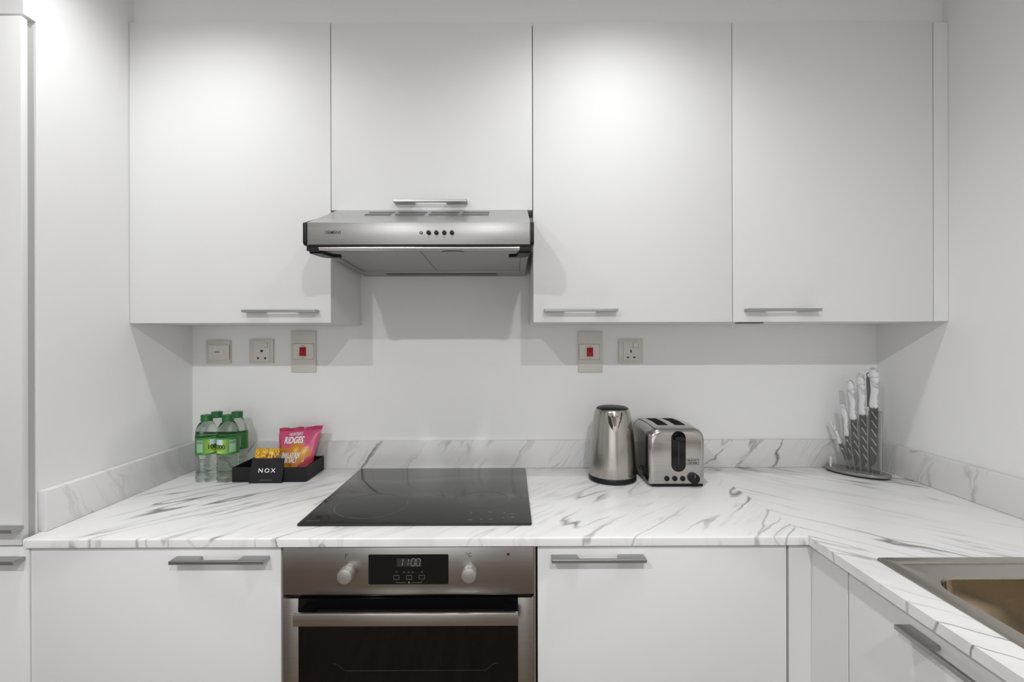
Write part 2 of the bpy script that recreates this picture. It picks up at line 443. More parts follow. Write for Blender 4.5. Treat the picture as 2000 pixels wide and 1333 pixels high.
mk('handle', handle_bm(on_y(25, 1103, TYF-0.03).x-0.111, TYF, on_y(10, 1102, TYF-0.03).z), handle_metal, d, label='satin nickel strip handle')
mk('plinth', box(-1.78, XL-0.035, -0.56, -0.5785, 0.0, 0.097), lacquer, tall)

# ------------------------------------------------------------------ base cabinets
ZD = 0.876
xb0 = on_y(60, 1200, YB).x; xb1 = on_y(550, 1200, YB).x; xb2 = on_y(1049.5, 1200, YB).x; xb3 = on_y(1537, 1200, YB).x; xb4 = on_y(1541, 1200, YB).x
zhb = on_y(430, 1101, YB-0.03).z
def base_cabinet(x0, x1, label, hxc, bx0=None):
    t = thing('base_cabinet', label, 'cabinet', ((x0+x1)/2, -0.3, 0.0), 'white base cabinets')
    bx0 = x0+0.001 if bx0 is None else bx0
    mk('body', box(bx0, x1-0.001, YB+DT+0.001, -0.03, 0.10, ZD+0.002), carcass, t)
    d = mk('door', box(x0+0.001, x1-0.001, YB, YB+DT, 0.105, ZD-0.003, 0.0012), lacquer, t)
    mk('handle', handle_bm(hxc, YB, zhb), handle_metal, d, label='satin nickel strip handle')
    mk('plinth', box(bx0, x1-0.001, -0.56, -0.545, 0.0, 0.0985), lacquer, t)
    return t
base_cabinet(xb0, xb1, 'white base cabinet left of the oven, door with a steel strip handle', (on_y(328, 1100, YB-0.03).x+on_y(527, 1100, YB).x)/2, XL+0.003)
base_cabinet(xb2, xb3, 'white base cabinet right of the oven, door with a steel strip handle', (on_y(1075, 1095, YB-0.03).x+on_y(1260, 1095, YB).x)/2)
cf = thing('corner_filler', 'white corner filler post where the two base cabinet runs meet', 'filler panel', (XF, YB, 0.0))
yfl = -0.738
mk('front_panel', box(xb4, XF+DT, YB, YB+DT, 0.105, ZD-0.003, 0.0008, 1), lacquer, cf)
mk('side_panel', box(XF, XF+DT, yfl+0.001, YB-0.0005, 0.105, ZD-0.003, 0.0008, 1), lacquer, cf)
mk('plinth', box(XF+0.045, XF+0.06, yfl, -0.5455, 0.0, 0.0985), lacquer, cf)
def return_cabinet(y0, y1, label):
    t = thing('base_cabinet', label, 'cabinet', (1.03, (y0+y1)/2, 0.0), 'white base cabinets')
    bm = bmesh.new()
    box(XF+DT+0.001, 1.33, y0+0.001, y0+0.018, 0.10, ZD+0.002, bm=bm); box(XF+DT+0.001, 1.33, y1-0.018, y1-0.001, 0.10, ZD+0.002, bm=bm)
    box(XF+DT+0.001, 1.33, y0+0.018, y1-0.018, 0.10, 0.118, bm=bm); box(1.32, 1.33, y0+0.018, y1-0.018, 0.118, ZD+0.002, bm=bm)
    mk('body', bm, carcass, t)
    d = mk('door', box(XF, XF+DT, y0+0.001, y1-0.001, 0.105, ZD-0.003, 0.0012), lacquer, t)
    _r = ray(1745, 1221); k = (XF-0.030)/_r.x
    mk('handle', handle_bm(XF, CAM.y+_r.y*k-0.111 if y1 > -0.8 else (y0+y1)/2, zhb, along='y'), handle_metal, d, label='satin nickel strip handle')
    mk('plinth', box(XF+0.045, XF+0.06, y0, y1, 0.0, 0.0985), lacquer, t)
return_cabinet(-1.540, yfl-0.002, 'white base cabinet under the steel sink, handle at bottom right')

# ------------------------------------------------------------------ worktop
SX0, SX1, SY0, SY1 = 0.774, 1.262, -1.540, -0.742
wt = thing('worktop', 'white marbled worktop with grey veins along the wall and under the sink', 'worktop', (0, 0, 0))
def slab(x0, x1, y0, y1, hole=None, bev=()):
    bm = bmesh.new()
    xs = [x0, x1] if not hole else [x0, hole[0], hole[1], x1]
    ys = [y0, y1] if not hole else [y0, hole[2], hole[3], y1]
    z0, z1 = ZC-0.0205, ZC
    V = {}
    def v(i, j, k):
        if (i, j, k) not in V: V[(i, j, k)] = bm.verts.new((xs[i], ys[j], (z0, z1)[k]))
        return V[(i, j, k)]
    nx, ny = len(xs)-1, len(ys)-1
    solid = lambda i, j: 0 <= i < nx and 0 <= j < ny and not (hole and i == 1 and j == 1)
    for i in range(nx):
        for j in range(ny):
            if not solid(i, j): continue
            bm.faces.new((v(i, j, 1), v(i+1, j, 1), v(i+1, j+1, 1), v(i, j+1, 1)))
            bm.faces.new((v(i, j, 0), v(i, j+1, 0), v(i+1, j+1, 0), v(i+1, j, 0)))
            for di, dj, p, q in ((-1, 0, (i, j), (i, j+1)), (1, 0, (i+1, j), (i+1, j+1)), (0, -1, (i, j), (i+1, j)), (0, 1, (i, j+1), (i+1, j+1))):
                if not solid(i+di, j+dj): bm.faces.new((v(*p, 0), v(*q, 0), v(*q, 1), v(*p, 1)))
    es = [e for e in bm.edges if all(abs(w.co.z-z1) < 1e-6 for w in e.verts) and any(all(abs(w.co[ax]-val) < 1e-6 for w in e.verts) for ax, val in bev)]
    if es: bmesh.ops.bevel(bm, geom=es, offset=0.0035, segments=3, profile=0.5, affect='EDGES')
    return bm
XJ = XC - 0.0005
bm = slab(XL+0.001, XJ, -0.577, -0.002)
mk('slab', bm, marble_l, wt)
bm = slab(XL+0.011, XJ, YC, -0.577, bev=((1, YC),))
mk('slab', bm, marble_l, wt)
mk('slab', slab(XC, XR-0.002, -1.95, -0.002, (SX0+0.012, SX1-0.012, SY0+0.012, SY1-0.012), bev=((0, XC),)), marble_r, wt)
ZS = ZC+0.1005
def up(x0, x1, y0, y1, mat, label, bevel=0.0022): top(mk('upstand', box(x0, x1, y0, y1, ZC+0.0003, ZS, bevel, 2), mat), label, 'upstand')
YS = -0.013; SL = 0.0231
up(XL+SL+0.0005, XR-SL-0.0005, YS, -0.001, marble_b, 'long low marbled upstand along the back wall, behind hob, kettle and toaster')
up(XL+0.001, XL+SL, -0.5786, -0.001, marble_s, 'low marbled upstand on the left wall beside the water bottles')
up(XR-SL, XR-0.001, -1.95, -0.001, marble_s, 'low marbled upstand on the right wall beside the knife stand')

# ------------------------------------------------------------------ hob
HL, HR, HF, HB = -0.5385, 0.0535, -0.5519, -0.032
ZG = ZC+0.0055
hob = thing('induction_hob', 'black glass hob set into the marble worktop above the oven', 'hob', ((HL+HR)/2, (HF+HB)/2, ZC))
mk('glass', prism(rrect((HL+HR)/2, (HF+HB)/2, HR-HL, HB-HF, 0.006, 4), 2, ZC+0.0006, ZG, 0.0012, 2), hob_glass, hob)
def ring(cx, cy, r, w=0.0016, n=72):
    bm = bmesh.new()
    A = [bm.verts.new((cx+r*math.cos(2*PI*i/n), cy+r*math.sin(2*PI*i/n), ZG+0.00025)) for i in range(n)]
    B = [bm.verts.new((cx+(r-w)*math.cos(2*PI*i/n), cy+(r-w)*math.sin(2*PI*i/n), ZG+0.00025)) for i in range(n)]
    for i in range(n): bm.faces.new((A[i], A[(i+1) % n], B[(i+1) % n], B[i]))
    return bm
p = on_z(726, 988, ZG); a = on_z(657, 988, ZG); mk('cooking_zone', ring(p.x, p.y, p.x-a.x), hob_ring_mat, hob)
p = on_z(946, 976, ZG); a = on_z(897, 976, ZG); mk('cooking_zone', ring(p.x, p.y, p.x-a.x), hob_ring_mat, hob)
bm = bmesh.new()
for (px, py, w) in ((920, 1002, 6), (957, 1001, 9), (985, 1003, 5), (1000, 1004, 6), (918, 1016, 9), (958, 1015, 8), (983, 1012, 5), (1000, 1011, 8), (940, 1003, 3), (940, 1015, 3)):
    c = on_z(px, py, ZG); h = w/760/2
    box(c.x-h, c.x+h, c.y-0.003, c.y+0.003, ZG+0.0001, ZG+0.0003, bm=bm)
mk('touch_control_print', bm, hob_ring_mat, hob)
c = on_z(612, 1018, ZG)
bm = bmesh.new()
for i in range(6): box(c.x-0.017+i*0.006, c.x-0.0135+i*0.006, c.y-0.002, c.y+0.002, ZG+0.0001, ZG+0.0003, bm=bm)
mk('corner_print', bm, hob_ring_mat, hob)

# ------------------------------------------------------------------ oven
YO = -0.620
OX0 = on_y(552.5, 1100, YO).x; OX1 = on_y(1042, 1100, YO).x
zp0 = on_y(800, 1162, YO).z; zd1 = on_y(800, 1169, YO).z; ODB = 0.30
ov = thing('oven', 'built-in stainless steel oven with black glass door under the hob', 'oven', ((OX0+OX1)/2, -0.32, ODB-0.005))
bm = bmesh.new()   # hollow casing
cx0, cx1 = OX0+0.012, OX1-0.012
box(cx0, cx0+0.03, YO+0.024, -0.05, ODB, ZD, bm=bm); box(cx1-0.03, cx1, YO+0.024, -0.05, ODB, ZD, bm=bm)
box(cx0+0.03, cx1-0.03, YO+0.024, -0.05, ODB, ODB+0.03, bm=bm); box(cx0+0.03, cx1-0.03, YO+0.024, -0.05, zd1-0.03, ZD, bm=bm)
box(cx0+0.03, cx1-0.03, -0.07, -0.05, ODB+0.03, zd1-0.03, bm=bm)
mk('casing', bm, pbr('oven_enamel', (0.018, 0.018, 0.019), 0.35), ov)
mk('trim', box(OX1+0.001, xb2-0.0035, YO+0.012, YO+0.016, ODB, ZD-0.001), steel_x, ov, label='thin steel strip beside the oven')
cp = mk('control_panel', box(OX0, OX1, YO, YO+0.022, zp0, ZD+0.0005, 0.0015, 2), steel_oven, ov)
def P(px, py, off=0.0): return on_y(px, py, YO-off)
a, b = P(720, 1142), P(876, 1083)
disp = mk('display', prism([(x, z) for x, z in rrect((a.x+b.x)/2, (a.z+b.z)/2, b.x-a.x, b.z-a.z, 0.003, 3)], 1, YO-0.0012, YO+0.001), black_gloss, ov, label='black glass clock display')
# clock digits 11:00 from segments
segs = {'1': 'bc', '0': 'abcdef'}
bm = bmesh.new()
c0 = P(801, 1098.5); dw, dh = 0.0085, 0.0165; yy = YO-0.0016
def seg(cx, cz, s):
    w, h, t = dw/2, dh/2, 0.0007
    sk = lambda z: (z-cz)*0.12
    spec = {'a': (cx-w+.001, cx+w-.001, cz+h), 'd': (cx-w+.001, cx+w-.001, cz-h), 'g': (cx-w+.001, cx+w-.001, cz)}
    if s in spec:
        x0, x1, z = spec[s]; prism([(x0+sk(z), z-t), (x1+sk(z), z-t), (x1+sk(z), z+t), (x0+sk(z), z+t)], 1, yy, yy+0.0003, bm=bm)
    else:
        x = cx+w if s in 'bc' else cx-w
        z0, z1 = (cz+.001, cz+h-.001) if s in 'bf' else (cz-h+.001, cz-.001)
        prism([(x-t+sk(z0), z0), (x+t+sk(z0), z0), (x+t+sk(z1), z1), (x-t+sk(z1), z1)], 1, yy, yy+0.0003, bm=bm)
for i, ch in enumerate('1100'):
    cx = c0.x + (-0.0215, -0.0085, 0.0075, 0.0195)[i]
    for s in segs[ch]: seg(cx, c0.z, s)
for dz in (-0.003, 0.004): box(c0.x-0.0012, c0.x-0.0002, yy, yy+0.0003, c0.z+dz-0.0006, c0.z+dz+0.0006, bm=bm)
mk('clock_digits', bm, lit_digit, disp)
a_, b_ = P(775, 1107), P(823, 1091)
mk('clock_window', box(a_.x, b_.x, YO-0.0014, YO-0.001, a_.z, b_.z), pbr('display_window', (0.035, 0.03, 0.032), 0.2), disp)
for (px, py) in ((774.5, 1128), (799.5, 1128), (824, 1127.5)):
    c = P(px, py); bm = bmesh.new(); w, h, t = 0.0068, 0.0048, 0.0006
    box(c.x-w, c.x+w, yy, yy+0.0003, c.z+h-t, c.z+h, bm=bm); box(c.x-w, c.x+w, yy, yy+0.0003, c.z-h, c.z-h+t, bm=bm)
    box(c.x-w, c.x-w+t, yy, yy+0.0003, c.z-h, c.z+h, bm=bm); box(c.x+w-t, c.x+w, yy, yy+0.0003, c.z-h, c.z+h, bm=bm)
    mk('touch_key', bm, grey_print, disp)
bm = bmesh.new(); t = 0.0005
A, B = P(774, 1135), P(824, 1138)
for x0, x1, z0, z1 in ((A.x, A.x+t, B.z, A.z), (B.x-t, B.x, B.z, A.z), (A.x, P(793, 1138).x, B.z-t, B.z), (P(804, 1138).x, B.x, B.z-t, B.z)):
    box(x0, x1, yy, yy+0.0003, z0, z1, bm=bm)
c = P(799, 1138); box(c.x-.002, c.x+.002, yy, yy+.0003, c.z-.002, c.z+.002, bm=bm)
c = P(774.5, 1117.5); box(c.x-.002, c.x+.002, yy, yy+.0003, c.z-.0004, c.z+.0004, bm=bm)
c = P(824, 1117.5); box(c.x-.002, c.x+.002, yy, yy+.0003, c.z-.0004, c.z+.0004, bm=bm); box(c.x-.0004, c.x+.0004, yy, yy+.0003, c.z-.002, c.z+.002, bm=bm)
for px in (790, 799, 807):
    c = P(px, 1118); box(c.x-.0025, c.x+.002, yy, yy+.0003, c.z-.0004, c.z+.0004, bm=bm); box(c.x-.002, c.x-.0012, yy, yy+.0003, c.z-.002, c.z+.002, bm=bm)
mk('display_print', bm, grey_print, disp)
knob_mat = pbr('satin_knob', (0.48, 0.465, 0.44), 0.35, 0.7)
for (px, py) in ((680, 1117), (917.5, 1115)):
    c = P(px, py)
    k = mk('knob', disc((c.x, YO-0.004, c.z), 0.0172, 0.024, 1, 32, 0.002), knob_mat, ov)
    mk('collar', disc((c.x, YO+0.001, c.z), 0.0195, 0.007, 1, 32), steel_oven, k)
c = P(677, 1087.5)
bm = bmesh.new()
box(c.x-.0035, c.x-.0025, yy+.001, YO+.001, c.z-.005, c.z+.005, bm=bm); box(c.x-.003, c.x+.003, yy+.001, YO+.001, c.z+.004, c.z+.005, bm=bm); box(c.x-.003, c.x+.002, yy+.001, YO+.001, c.z, c.z+.0008, bm=bm)
mk('knob_print', bm, dark_print, cp)
c = P(915.5, 1084.5)
mk('knob_print', text_bm('°C', 0.013, lambda x, y: (c.x+x, YO-0.0004, c.z+y)), dark_print, cp, smooth=0)
c = P(992.5, 1083)
mk('indicator_lamp', disc((c.x, YO+0.001, c.z), 0.0032, 0.0018, 1, 16), pbr('dark_red_lens', (0.08, 0.004, 0.006), 0.2), ov)
mk('vent_gap', box(OX0+0.004, OX1-0.004, YO+0.010, YO+0.020, zd1+0.0003, zp0-0.0003), black_gloss, ov)
od = mk('door', box(OX0, P(583, 1250).x, YO, YO+0.022, ODB, zd1, 0.0012), steel_oven, ov, label='stainless door frame')
mk('frame_side', box(P(1011.5, 1250).x, OX1, YO, YO+0.022, ODB, zd1, 0.0012), steel_oven, od)
gx0, gx1 = P(583, 1250).x+0.0003, P(1011.5, 1250).x-0.0003
zg = P(800, 1222).z
mk('upper_glass', box(gx0, gx1, YO+0.003, YO+0.021, zg, zd1-0.002), black_gloss, od)
mk('door_glass', box(gx0, gx1, YO+0.003, YO+0.007, ODB, zg-0.0005), oven_glass, od)
yh = YO-0.036
ha, hb = on_y(571, 1226, yh), on_y(1012, 1199, yh)
hd = mk('handle', box(ha.x, hb.x, yh, yh+0.010, ha.z+0.0005, hb.z, 0.002, 2), steel_x, od, label='flat steel handle bar')
for x in (ha.x+0.004, hb.x-0.034):
    mk('handle_post', box(x, x+0.03, yh+0.010, YO+0.003, (ha.z+hb.z)/2-0.010, (ha.z+hb.z)/2+0.006), black_gloss, hd)
# wire tray inside
zt_ = 0.543
bm = bmesh.new()
yi0, yi1 = YO+0.06, -0.10
xi0, xi1 = OX0+0.108, OX1-0.098
tube([(xi0-0.012, yi0, zt_+0.018), (xi0, yi0, zt_+0.016), (xi0+0.018, yi0, zt_), (xi1-0.018, yi0, zt_), (xi1, yi0, zt_+0.016), (xi1+0.012, yi0, zt_+0.018)], 0.0016, 8, bm=bm)
for i in range(14):
    x = xi0+0.03+(xi1-xi0-0.06)*i/13
    tube([(x, yi0, zt_), (x, yi1, zt_)], 0.0012, 6, bm=bm)
tube([(xi0+0.02, yi1, zt_), (xi1-0.02, yi1, zt_)], 0.0022, 8, bm=bm)
mk('wire_shelf', bm, chrome, ov, label='wire shelf seen through the glass')

# ------------------------------------------------------------------ extractor hood
YH = -0.512
HX0, HX1 = on_y(592, 455, YH).x, on_y(1043, 455, YH).x
hzb = on_y(800, 478, YH).z; hzt = on_y(800, 434, YH).z
hzk = hz_hood-0.0015
hzr = on_y(870, 540, -0.004).z
hood = thing('extractor_hood', 'stainless steel extractor hood mounted over the black hob', 'extractor hood', ((HX0+HX1)/2, -0.25, hzr))
ex = 0.0095
side = [(YH+0.004, hzb), (YH+0.004, hzt), (YU-0.003, hzk), (-0.002, hzk), (-0.002, hzr+0.018), (YH+0.02, hzb+0.016)]
mk('body', prism([(y, z) for y, z in side], 0, HX0+ex, HX1-ex), hood_top, hood)
fp = mk('front_panel', box(HX0+ex, HX1-ex, YH, YH+0.0038, hzb, hzt, 0.0012, 2), steel_hood, hood)
for x0, x1 in ((HX0, HX0+ex-0.0003), (HX1-ex+0.0003, HX1)):
    mk('end_cap', prism([(YH-0.003, hzb+0.004), (YH-0.003, hzt-0.002), (YH+0.01, hzt+0.003), (YH+0.10, hzt+0.036), (YH+0.10, hzb-0.001), (YH+0.004, hzb-0.001)], 0, x0, x1, 0.0015, 2), black_plastic, hood)
# underside rails
ysl = lambda y: hzb + (hzr-hzb)*(y-YH)/(0-YH)
def rail(x0, x1, y0, y1, dz=0.0): return prism([(y0, ysl(y0)+dz), (y1, ysl(y1)+dz), (y1, ysl(y1)+0.0155), (y0, ysl(y0)+0.0155)], 0, x0, x1)
mk('side_rail', rail(HX0+ex, HX0+0.030, YH+0.03, -0.003), filter_alu, hood)
mk('side_rail', rail(HX1-0.030, HX1-ex, YH+0.03, -0.003), filter_alu, hood)
rr = mk('rear_rail', rail(HX0+0.030, HX1-0.030, -0.085, -0.003), filter_alu, hood)
a, b = on_y(757, 535, -0.045).x, on_y(970, 535, -0.045).x
mk('lamp_cover', box(a, b, -0.062, -0.018, ysl(-0.04)-0.002, ysl(-0.04)+0.006), pbr('smoked_lamp_cover', (0.05, 0.05, 0.05), 0.3), hood)
xm = on_z(846, 520, hzr+0.01).x
for x0, x1 in ((HX0+0.031, xm-0.001), (xm+0.001, HX1-0.031)):
    mk('filter_panel', rail(x0, x1, YH+0.045, -0.086, 0.004), filter_alu, hood)
_s = on_z(885, 502, hzr+0.004)
mk('stain', prism(rrect(_s.x, _s.y, 0.062, 0.05, 0.02, 4), 2, ysl(_s.y)+0.0022, ysl(_s.y)+0.0032), pbr('grease_stain', (0.44, 0.42, 0.38), 0.5, 0.9), hood, label='brownish grease stain on the filter')
a, b = on_y(621, 483, YH+0.012).x, on_y(1015, 483, YH+0.012).x
zl = on_y(800, 484.5, YH+0.012).z
mk('front_lip', tube([(a, YH+0.014, zl), (b, YH+0.014, zl)], 0.0062, 14), pbr('bright_lip', (0.85, 0.84, 0.83), 0.22, 1.0), hood)
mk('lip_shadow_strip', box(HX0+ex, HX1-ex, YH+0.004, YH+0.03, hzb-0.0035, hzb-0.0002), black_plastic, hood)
for s, xx in ((1, HX0+0.006), (-1, HX1-0.006)):
    bm = bmesh.new()
    box(min(xx, xx+s*0.030), max(xx, xx+s*0.030), YH+0.006, YH+0.024, zl-0.008, hzb-0.0036, 0.001, 1, bm=bm)
    prism([(xx, YH+0.024), (xx+s*0.032, YH+0.024), (xx+s*0.040, YH+0.080), (xx+s*0.060, YH+0.088), (xx+s*0.060, YH+0.098), (xx+s*0.018, YH+0.098), (xx+s*0.008, YH+0.085)], 2, zl-0.012, zl-0.003, 0.001, 1, bm=bm)
    mk('latch', bm, black_plastic, hood)
# vents on the sloping top
def slope_pt(x, t, off): # t 0 at the front top edge, 1 at the back
    y0, z0, y1, z1 = YH+0.004, hzt, YU-0.003, hzk
    n = Vector((0, -(z1-z0), (y1-y0))).normalized()
    return Vector((x, y0+(y1-y0)*t, z0+(z1-z0)*t)) + n*off
dark_slot = pbr('vent_slot_dark', (0.16, 0.16, 0.155), 0.5, 0.5)
for (pa, pb) in ((707, 760), (768, 826), (833, 892), (898, 954)):
    bm = bmesh.new()
    xa, xb = on_y(pa+2, 419, -0.4).x, on_y(pb, 419, -0.4).x
    for t0, t1 in ((0.56, 0.66), (0.76, 0.84)):
        vs = []
        for off in (0.0002, 0.001):
            vs += [bm.verts.new(slope_pt(x, t, off)) for x, t in ((xa, t0), (xb, t0), (xb, t1), (xa, t1))]
        for f in ((0, 1, 2, 3), (4, 5, 6, 7), (0, 1, 5, 4), (1, 2, 6, 5), (2, 3, 7, 6), (3, 0, 4, 7)): bm.faces.new([vs[i] for i in f])
    mk('vent_slot', bm, dark_slot, hood)
c = on_y(650.5, 454.5, YH)
mk('lettering', text_bm('SIEMENS', 0.0115, lambda x, y: (c.x+x, YH-0.0006, c.z+y), bold=0.006, width=0.041), dark_print, fp, smooth=0)
for i, px in enumerate((822.5, 837.5, 852.5, 868, 883)):
    c = on_y(px, 455, YH)
    if i == 0:
        r_ = mk('indicator', disc((c.x, YH+0.001, c.z), 0.0042, 0.002, 1, 20), black_plastic, hood)
        mk('lens', disc((c.x, YH, c.z+0.0003), 0.0026, 0.0018, 1, 16), chrome, r_)
    else:
        mk('button', disc((c.x, YH+0.001, c.z), 0.0056, 0.007, 1, 20, 0.0012), black_plastic, hood)
bm = bmesh.new()
for px in (837.5, 852.5, 868, 883):
    c = on_y(px, 464, YH); box(c.x-0.0012, c.x+0.0012, YH-0.0005, YH+0.0005, c.z-0.0014, c.z+0.0014, bm=bm)
mk('button_print', bm, grey_print, fp)

# ------------------------------------------------------------------ wall plates
def plate(px0, py0, px1, py1, name, label, cat):
    a, b = on_y(px0, py1, 0), on_y(px1, py0, 0)
    t = thing(name, label, cat, ((a.x+b.x)/2, 0, a.z))
    mk('plate', box(a.x, b.x, -0.0085, -0.0002, a.z, b.z, 0.0016, 2), plate_beige, t)
    return t, a, b
YP = -0.0085
def pp(px, py): return on_y(px, py, YP)
t, a, b = plate(405, 665, 452, 711, 'light_switch', 'square beige wall switch with one wide rocker, leftmost above the bottles', 'switch')
p0, p1 = pp(408.5, 703), pp(448, 674)
r_ = mk('rocker', prism([(YP+0.001, p0.z), (YP+0.001, p1.z), (YP-0.0045, p1.z-0.001), (YP-0.0018, p0.z+0.001)], 0, p0.x, p1.x, 0.0005, 1), plate_white, t)
c = pp(425, 688); mk('mark', box(c.x-0.009, c.x+0.009, YP-0.0045, YP-0.0015, c.z-0.0012, c.z+0.0012), dark_print, r_)
mk('gap', box(p1.x+0.0002, p1.x+0.0014, YP-0.0004, YP+0.001, p0.z, p1.z+0.001), dark_print, t)
def socket_body(t, x0, y0, x1, y1):
    a, b = pp(x0, y1), pp(x1, y0)
    return mk('face', box(a.x, b.x, YP-0.0035, YP+0.001, a.z, b.z, 0.0012, 2), plate_white, t), YP-0.0035
def holes(f, yf, lst, rnd):
    for (px, py, w, h) in lst:
        c = on_y(px, py, yf)
        if rnd: mk('pin_hole', disc((c.x, yf+0.001, c.z), w, 0.0013, 1, 18), black_plastic, f)
        else: mk('pin_hole', box(c.x-w, c.x+w, yf-0.0003, yf+0.001, c.z-h, c.z+h), black_plastic, f)
def rocker_small(f, yf, px0, py0, px1, py1):
    a, b = on_y(px0, py1, yf), on_y(px1, py0, yf)
    g = mk('switch_rocker', box(a.x, b.x, yf-0.0025, yf+0.001, a.z, b.z, 0.0008, 1), plate_white, f)
    mk('rocker_gap', box(a.x-0.0009, b.x+0.0009, yf-0.0003, yf+0.0012, a.z-0.0009, b.z+0.0009), pbr('rocker_gap', (0.2, 0.19, 0.18), 0.6), f)
t, a, b = plate(489, 663, 535.5, 710, 'wall_socket', 'square beige wall socket with three round pin holes, left of the hob', 'socket')
f, yf = socket_body(t, 497, 667, 527, 706)
holes(f, yf, [(511, 686, .0048, 0), (504, 700, .0038, 0), (518, 700, .0038, 0)], True)
rocker_small(f, yf, 516.5, 670, 522.5, 679)
t, a, b = plate(1208, 663, 1254.5, 710, 'wall_socket', 'square beige wall socket with three flat pin slots, above the toaster', 'socket')
f, yf = socket_body(t, 1217.5, 667, 1247, 705.5)
holes(f, yf, [(1232.5, 686.5, .0024, .0052), (1226.5, 698.5, .0042, .0024), (1238.8, 698.5, .0042, .0024)], False)
rocker_small(f, yf, 1236.5, 670, 1246, 679.5)
def cooker_switch(px0, py0, px1, py1, label, cx):
    t, a, b = plate(px0, py0, px1, py1, 'cooker_switch', label, 'switch')
    dy = py0-647
    p, q = pp(px0+2.5, 701.5+dy), pp(px1-5, 672+dy)
    f = mk('insert', box(p.x, q.x, YP-0.002, YP+0.001, p.z, q.z, 0.0006, 1), plate_white, t)
    mk('insert_seam', box(p.x-0.0011, q.x+0.0011, YP-0.0003, YP+0.0012, p.z-0.0011, q.z+0.0011), pbr('seam', (0.22, 0.21, 0.2), 0.6), t)
    p, q = pp(cx-6, 696+dy), pp(cx+6, 678+dy)
    k = mk('rocker', prism([(YP-0.001, p.z), (YP-0.001, q.z), (YP-0.004, q.z-0.001), (YP-0.0075, p.z+0.001)], 0, p.x, q.x, 0.0006, 1), red_plastic, f, label='red rocker')
    c = pp(cx, 699+dy); mk('indicator', box(c.x-0.0022, c.x+0.0022, YP-0.0024, YP-0.001, c.z-0.001, c.z+0.001), dark_print, f)
    bm = bmesh.new()
    for x, z in ((cx-9, 680.5), (cx-9, 694)):
        c = pp(x, z+dy); box(c.x-0.003, c.x+0.002, YP-0.0023, YP-0.001, c.z-0.0005, c.z+0.0005, bm=bm)
    c = pp(cx, 675.5+dy); box(c.x-0.006, c.x+0.006, YP-0.0023, YP-0.001, c.z-0.0009, c.z+0.0009, bm=bm)
    mk('print', bm, pbr('faded_red_print', (0.35, 0.2, 0.18), 0.6), f)
cooker_switch(570.5, 647, 618, 727, 'tall beige wall plate with red rocker, left of the hob above the snack tray', 592)
cooker_switch(1129, 648, 1175.5, 727, 'tall beige wall plate with red rocker, above the kettle', 1152)

# ------------------------------------------------------------------ sink
zr = ZC
sink = thing('sink', 'stainless steel inset sink in the worktop at bottom right', 'sink', ((SX0+SX1)/2, (SY0+SY1)/2, ZC))
cx, cy, w, h = (SX0+SX1)/2, (SY0+SY1)/2, SX1-SX0, SY1-SY0
R3 = lambda cx, cy, w, h, r, z: [(x, y, z) for x, y in rrect(cx, cy, w, h, r, 8)]
bx0, bx1, by0, by1 = 0.812, 1.205, -1.24, -0.822
bcx, bcy, bw, bh = (bx0+bx1)/2, (by0+by1)/2, bx1-bx0, by1-by0
mk('rim', rings_mesh([R3(cx, cy, w, h, .008, zr+.0004), R3(cx, cy, w-.002, h-.002, .008, zr+.0035), R3(cx, cy, w-.010, h-.010, .009, zr+.0045), R3(cx, cy, w-.040, h-.040, .018, zr+.0045),
                      R3(cx, cy, w-.046, h-.046, .022, zr+.0006), R3(bcx, bcy, bw+.014, bh+.014, .066, zr+.0006), R3(bcx, bcy, bw+.004, bh+.004, .062, zr+.0005), R3(bcx, bcy, bw, bh, .06, zr-.004)]), steel_sink, sink)
mk('bowl', rings_mesh([R3(bcx, bcy, bw, bh, .06, zr-.004), R3(bcx, bcy, bw-.006, bh-.006, .06, zr-.06), R3(bcx, bcy, bw-.014, bh-.014, .06, zr-.13), R3(bcx, bcy, bw-.035, bh-.035, .06, zr-.158), R3(bcx, bcy, bw-.08, bh-.08, .05, zr-.168), R3(bcx, bcy, .10, .10, .048, zr-.172)], True), steel_bowl, sink)
mk('drain', lathe([(0.0, -.1705), (.040, -.1705), (.044, -.169), (.045, -.1718)], (bcx, bcy, zr), 32, cap=False), chrome, sink)

